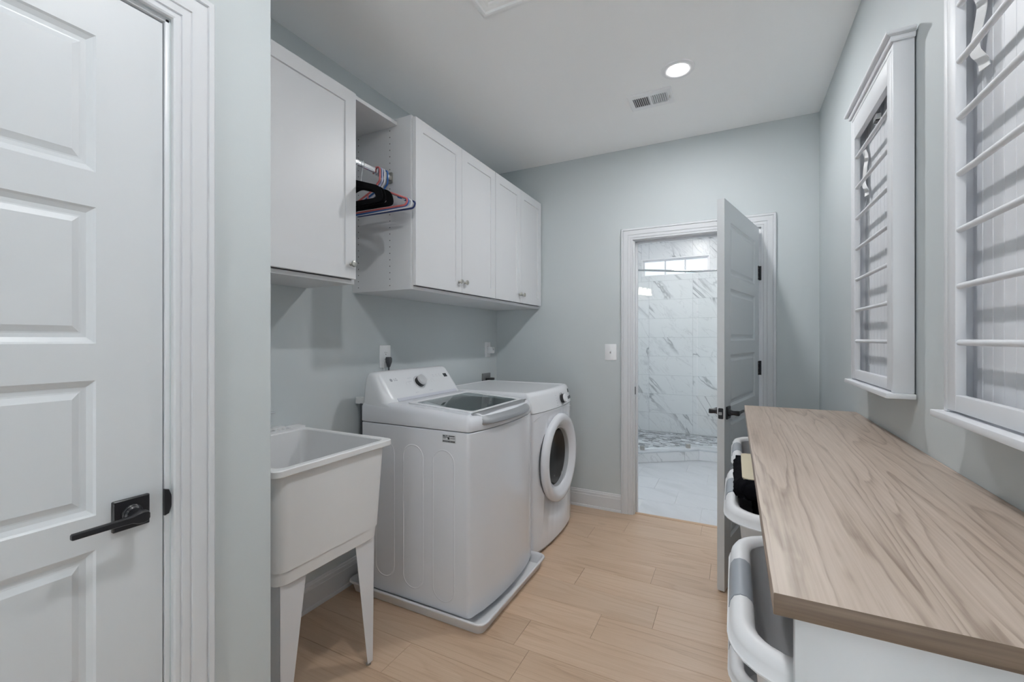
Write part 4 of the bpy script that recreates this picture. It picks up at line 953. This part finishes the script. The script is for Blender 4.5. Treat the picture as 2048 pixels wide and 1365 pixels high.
pcd = MB().tube([(XL + .022, 1.979, 1.150), (XL + .022, 1.980, 1.10), (XL + .022, 1.980, 1.00), (XL + .05, 1.985, .93), (XL + .10, 1.985, .90), (WX_ + .01, 1.985, .90)], .0042, 8).build('power_cord', DARKG, wm, label='grey power cord running up to the outlet')
MB().loft([[(XL + x, 1.979 + y, z) for x, y in rrect(a, b, -h, h, .004, 3)] for z, a, b, h in ((1.205, .010, .030, .014), (1.196, .009, .036, .0155), (1.176, .009, .037, .013), (1.160, .012, .034, .008), (1.146, .015, .030, .006))]).build('plug', DARKG, pcd)
c2 = MB().tube([(XL + .006, 1.955, 1.143), (XL + .006, 1.955, 1.00), (XL + .006, 1.955, .92)], .0035, 8).build('hose_line', WHITP)
tag(c2, 'thin white line running down the wall below the duplex outlet', 'cord')
ob, qb = plate('power_outlet', (XL, 3.173, 1.2235), (0, 1, 0), (1, 0, 0), .088, .126, 'white outlet in the far corner with a white adapter in it', 'outlet')
receptacle(ob, qb, .0205); receptacle(ob, qb, -.0205)
ad = MB().loft([[qb(x + .006, z - .004, d) for x, z in rrect(-.019 - e, .019 + e, -.024 - e, .024 + e, .006, 3)] for d, e in ((.008, .0), (.010, .002), (.052, .002), (.056, 0))])
ado = tag(ad.build('plug_adapter', PLATE), 'white plug-in adapter on the corner outlet', 'adapter')
MB().loft([[qb(.006 + .007 * math.cos(a * PI / 6), .002 + .007 * math.sin(a * PI / 6), d) for a in range(12)] for d in (.055, .0568)]).build('socket', PRINTL, ado)
vb = root('dryer_outlet', (XL, 3.145, .965), 'dark grey dryer outlet with black plug low on the wall behind the dryer', 'outlet')
MB().box(XL + .0005, XL + .012, 3.082, 3.208, .965, 1.030, .003).build('plate', mat('grey_plate', (.20, .205, .21), .5), vb)
MB().box(XL + .012, XL + .050, 3.120, 3.212, .968, .990, .005).build('plug', BLACKP, vb)
wb = root('water_valve', (XL, 1.742, .96), 'white supply valve behind the left edge of the washer', 'valve')
MB().loft([ring_at(rrect(XL + .002, XL + .085, 1.738, 1.775, .010, 4), z) for z in (.962, .985, .995)]).build('valve_body', WHITP, wb)
MB().tube([(XL + .05, 1.742, .965), (XL + .055, 1.742, .90), (XL + .05, 1.745, .80), (XL + .06, 1.75, .70)], .011, 10).build('hose', DARKG, wb)
sbx = MB().box(XL + .0005, XL + .010, 1.884, 1.915, 1.085, 1.125, .003).build('junction_box', PLATE)
tag(sbx, 'small white box peeking over the left shoulder of the washer console', 'junction box')

# ------------------------------------------------------------------ ceiling fittings
for (lx, ly), lab in zip(LAMPS, ('lit recessed ceiling light above the dryer, near the vent', 'recessed ceiling light above the middle of the room', 'added unseen recessed ceiling light behind the camera')):
    r = root('recessed_light', (lx, ly, ZC), lab, 'ceiling light', 'recessed ceiling lights')
    MB().lathe([(.084, 0), (.083, -.006), (.074, -.010), (.056, -.008), (.052, -.004), (.052, -.001)], (lx, ly, ZC), (0, 0, 1), 40, False, False).build('trim_ring', PLATE, r, smooth=50)
    MB().lathe([(.052, -.004), (.030, -.0075), (.0, -.0085)], (lx, ly, ZC), (0, 0, 1), 32, False, False).build('lens', DISC, r, smooth=50)
vr = root('ceiling_vent', (-.442, 2.705, ZC), 'white steel ceiling register with two banks of louvres', 'vent')
VX0, VX1, VY0, VY1 = -.568, -.318, 2.612, 2.796
bx('duct_shade', mat('duct_shadow_grey', (.10, .10, .105), .8), vr, VX0 + .02, VX1 - .02, VY0 + .035, VY1 - .035, ZC - .0012, ZC)  # dark sheet painting the shade behind the louvres
fo_ = MB()
V = lambda d, z: [(VX0 + d, VY0 + d, z), (VX1 - d, VY0 + d, z), (VX1 - d, VY1 - d, z), (VX0 + d, VY1 - d, z)]
oi_ = [(VX0 + .028, VY0 + .040), (VX1 - .028, VY0 + .040), (VX1 - .028, VY1 - .040), (VX0 + .028, VY1 - .040)]
fo_.loft([V(0, ZC), V(0, ZC - .003), V(.006, ZC - .008), [(x, y, ZC - .008) for x, y in oi_], [(x, y, ZC - .003) for x, y in oi_]], cap0=False, cap1=False)
xm = (VX0 + VX1) / 2; fo_.box(xm - .006, xm + .006, VY0 + .040, VY1 - .040, ZC - .008, ZC - .002)
fo_.build('frame', PLATE, vr, smooth=0)
for s, xa, xb_ in ((-1, VX0 + .028, xm - .006), (1, xm + .006, VX1 - .028)):
    for i in range(8):
        xx = xa + (xb_ - xa) * (i + .5) / 8
        MB().loft([[(xx - s * .0035 + d, y, ZC - .0075), (xx + s * .0028 + d, y, ZC - .0015), (xx + s * .0028 + d + .001, y, ZC - .0015), (xx - s * .0035 + d + .001, y, ZC - .0075)] for y, d in ((VY0 + .040, 0), (VY1 - .040, 0))]).build('louvre', PLATE, vr, smooth=0)
MB().box(VX1 - .020, VX1 - .017, (VY0 + VY1) / 2 - .012, (VY0 + VY1) / 2 + .012, ZC - .016, ZC - .008).build('damper_lever', NICKEL, vr)
ah = root('ceiling_hatch', (-.70, 1.30, ZC), 'white framed access hatch in the ceiling at the top of the view', 'hatch')
HX0, HX1, HY0, HY1 = -.982, -.40, .90, 1.664
hp = [(0.0, 0.0), (0.0, -.020), (.012, -.024), (.022, -.024), (.026, -.016), (.044, -.014), (.050, -.010), (.056, -.004), (.056, 0)]
MB().loft([[(x + sx * d, y + sy * d, ZC + h) for d, h in hp] for x, y, sx, sy in ((HX0, HY0, 1, 1), (HX1, HY0, -1, 1), (HX1, HY1, -1, -1), (HX0, HY1, 1, -1))], closed=True).build('frame', CEIL, ah, smooth=0)
bx('cover', CEIL, ah, HX0 + .055, HX1 - .055, HY0 + .055, HY1 - .055, ZC - .005, ZC)
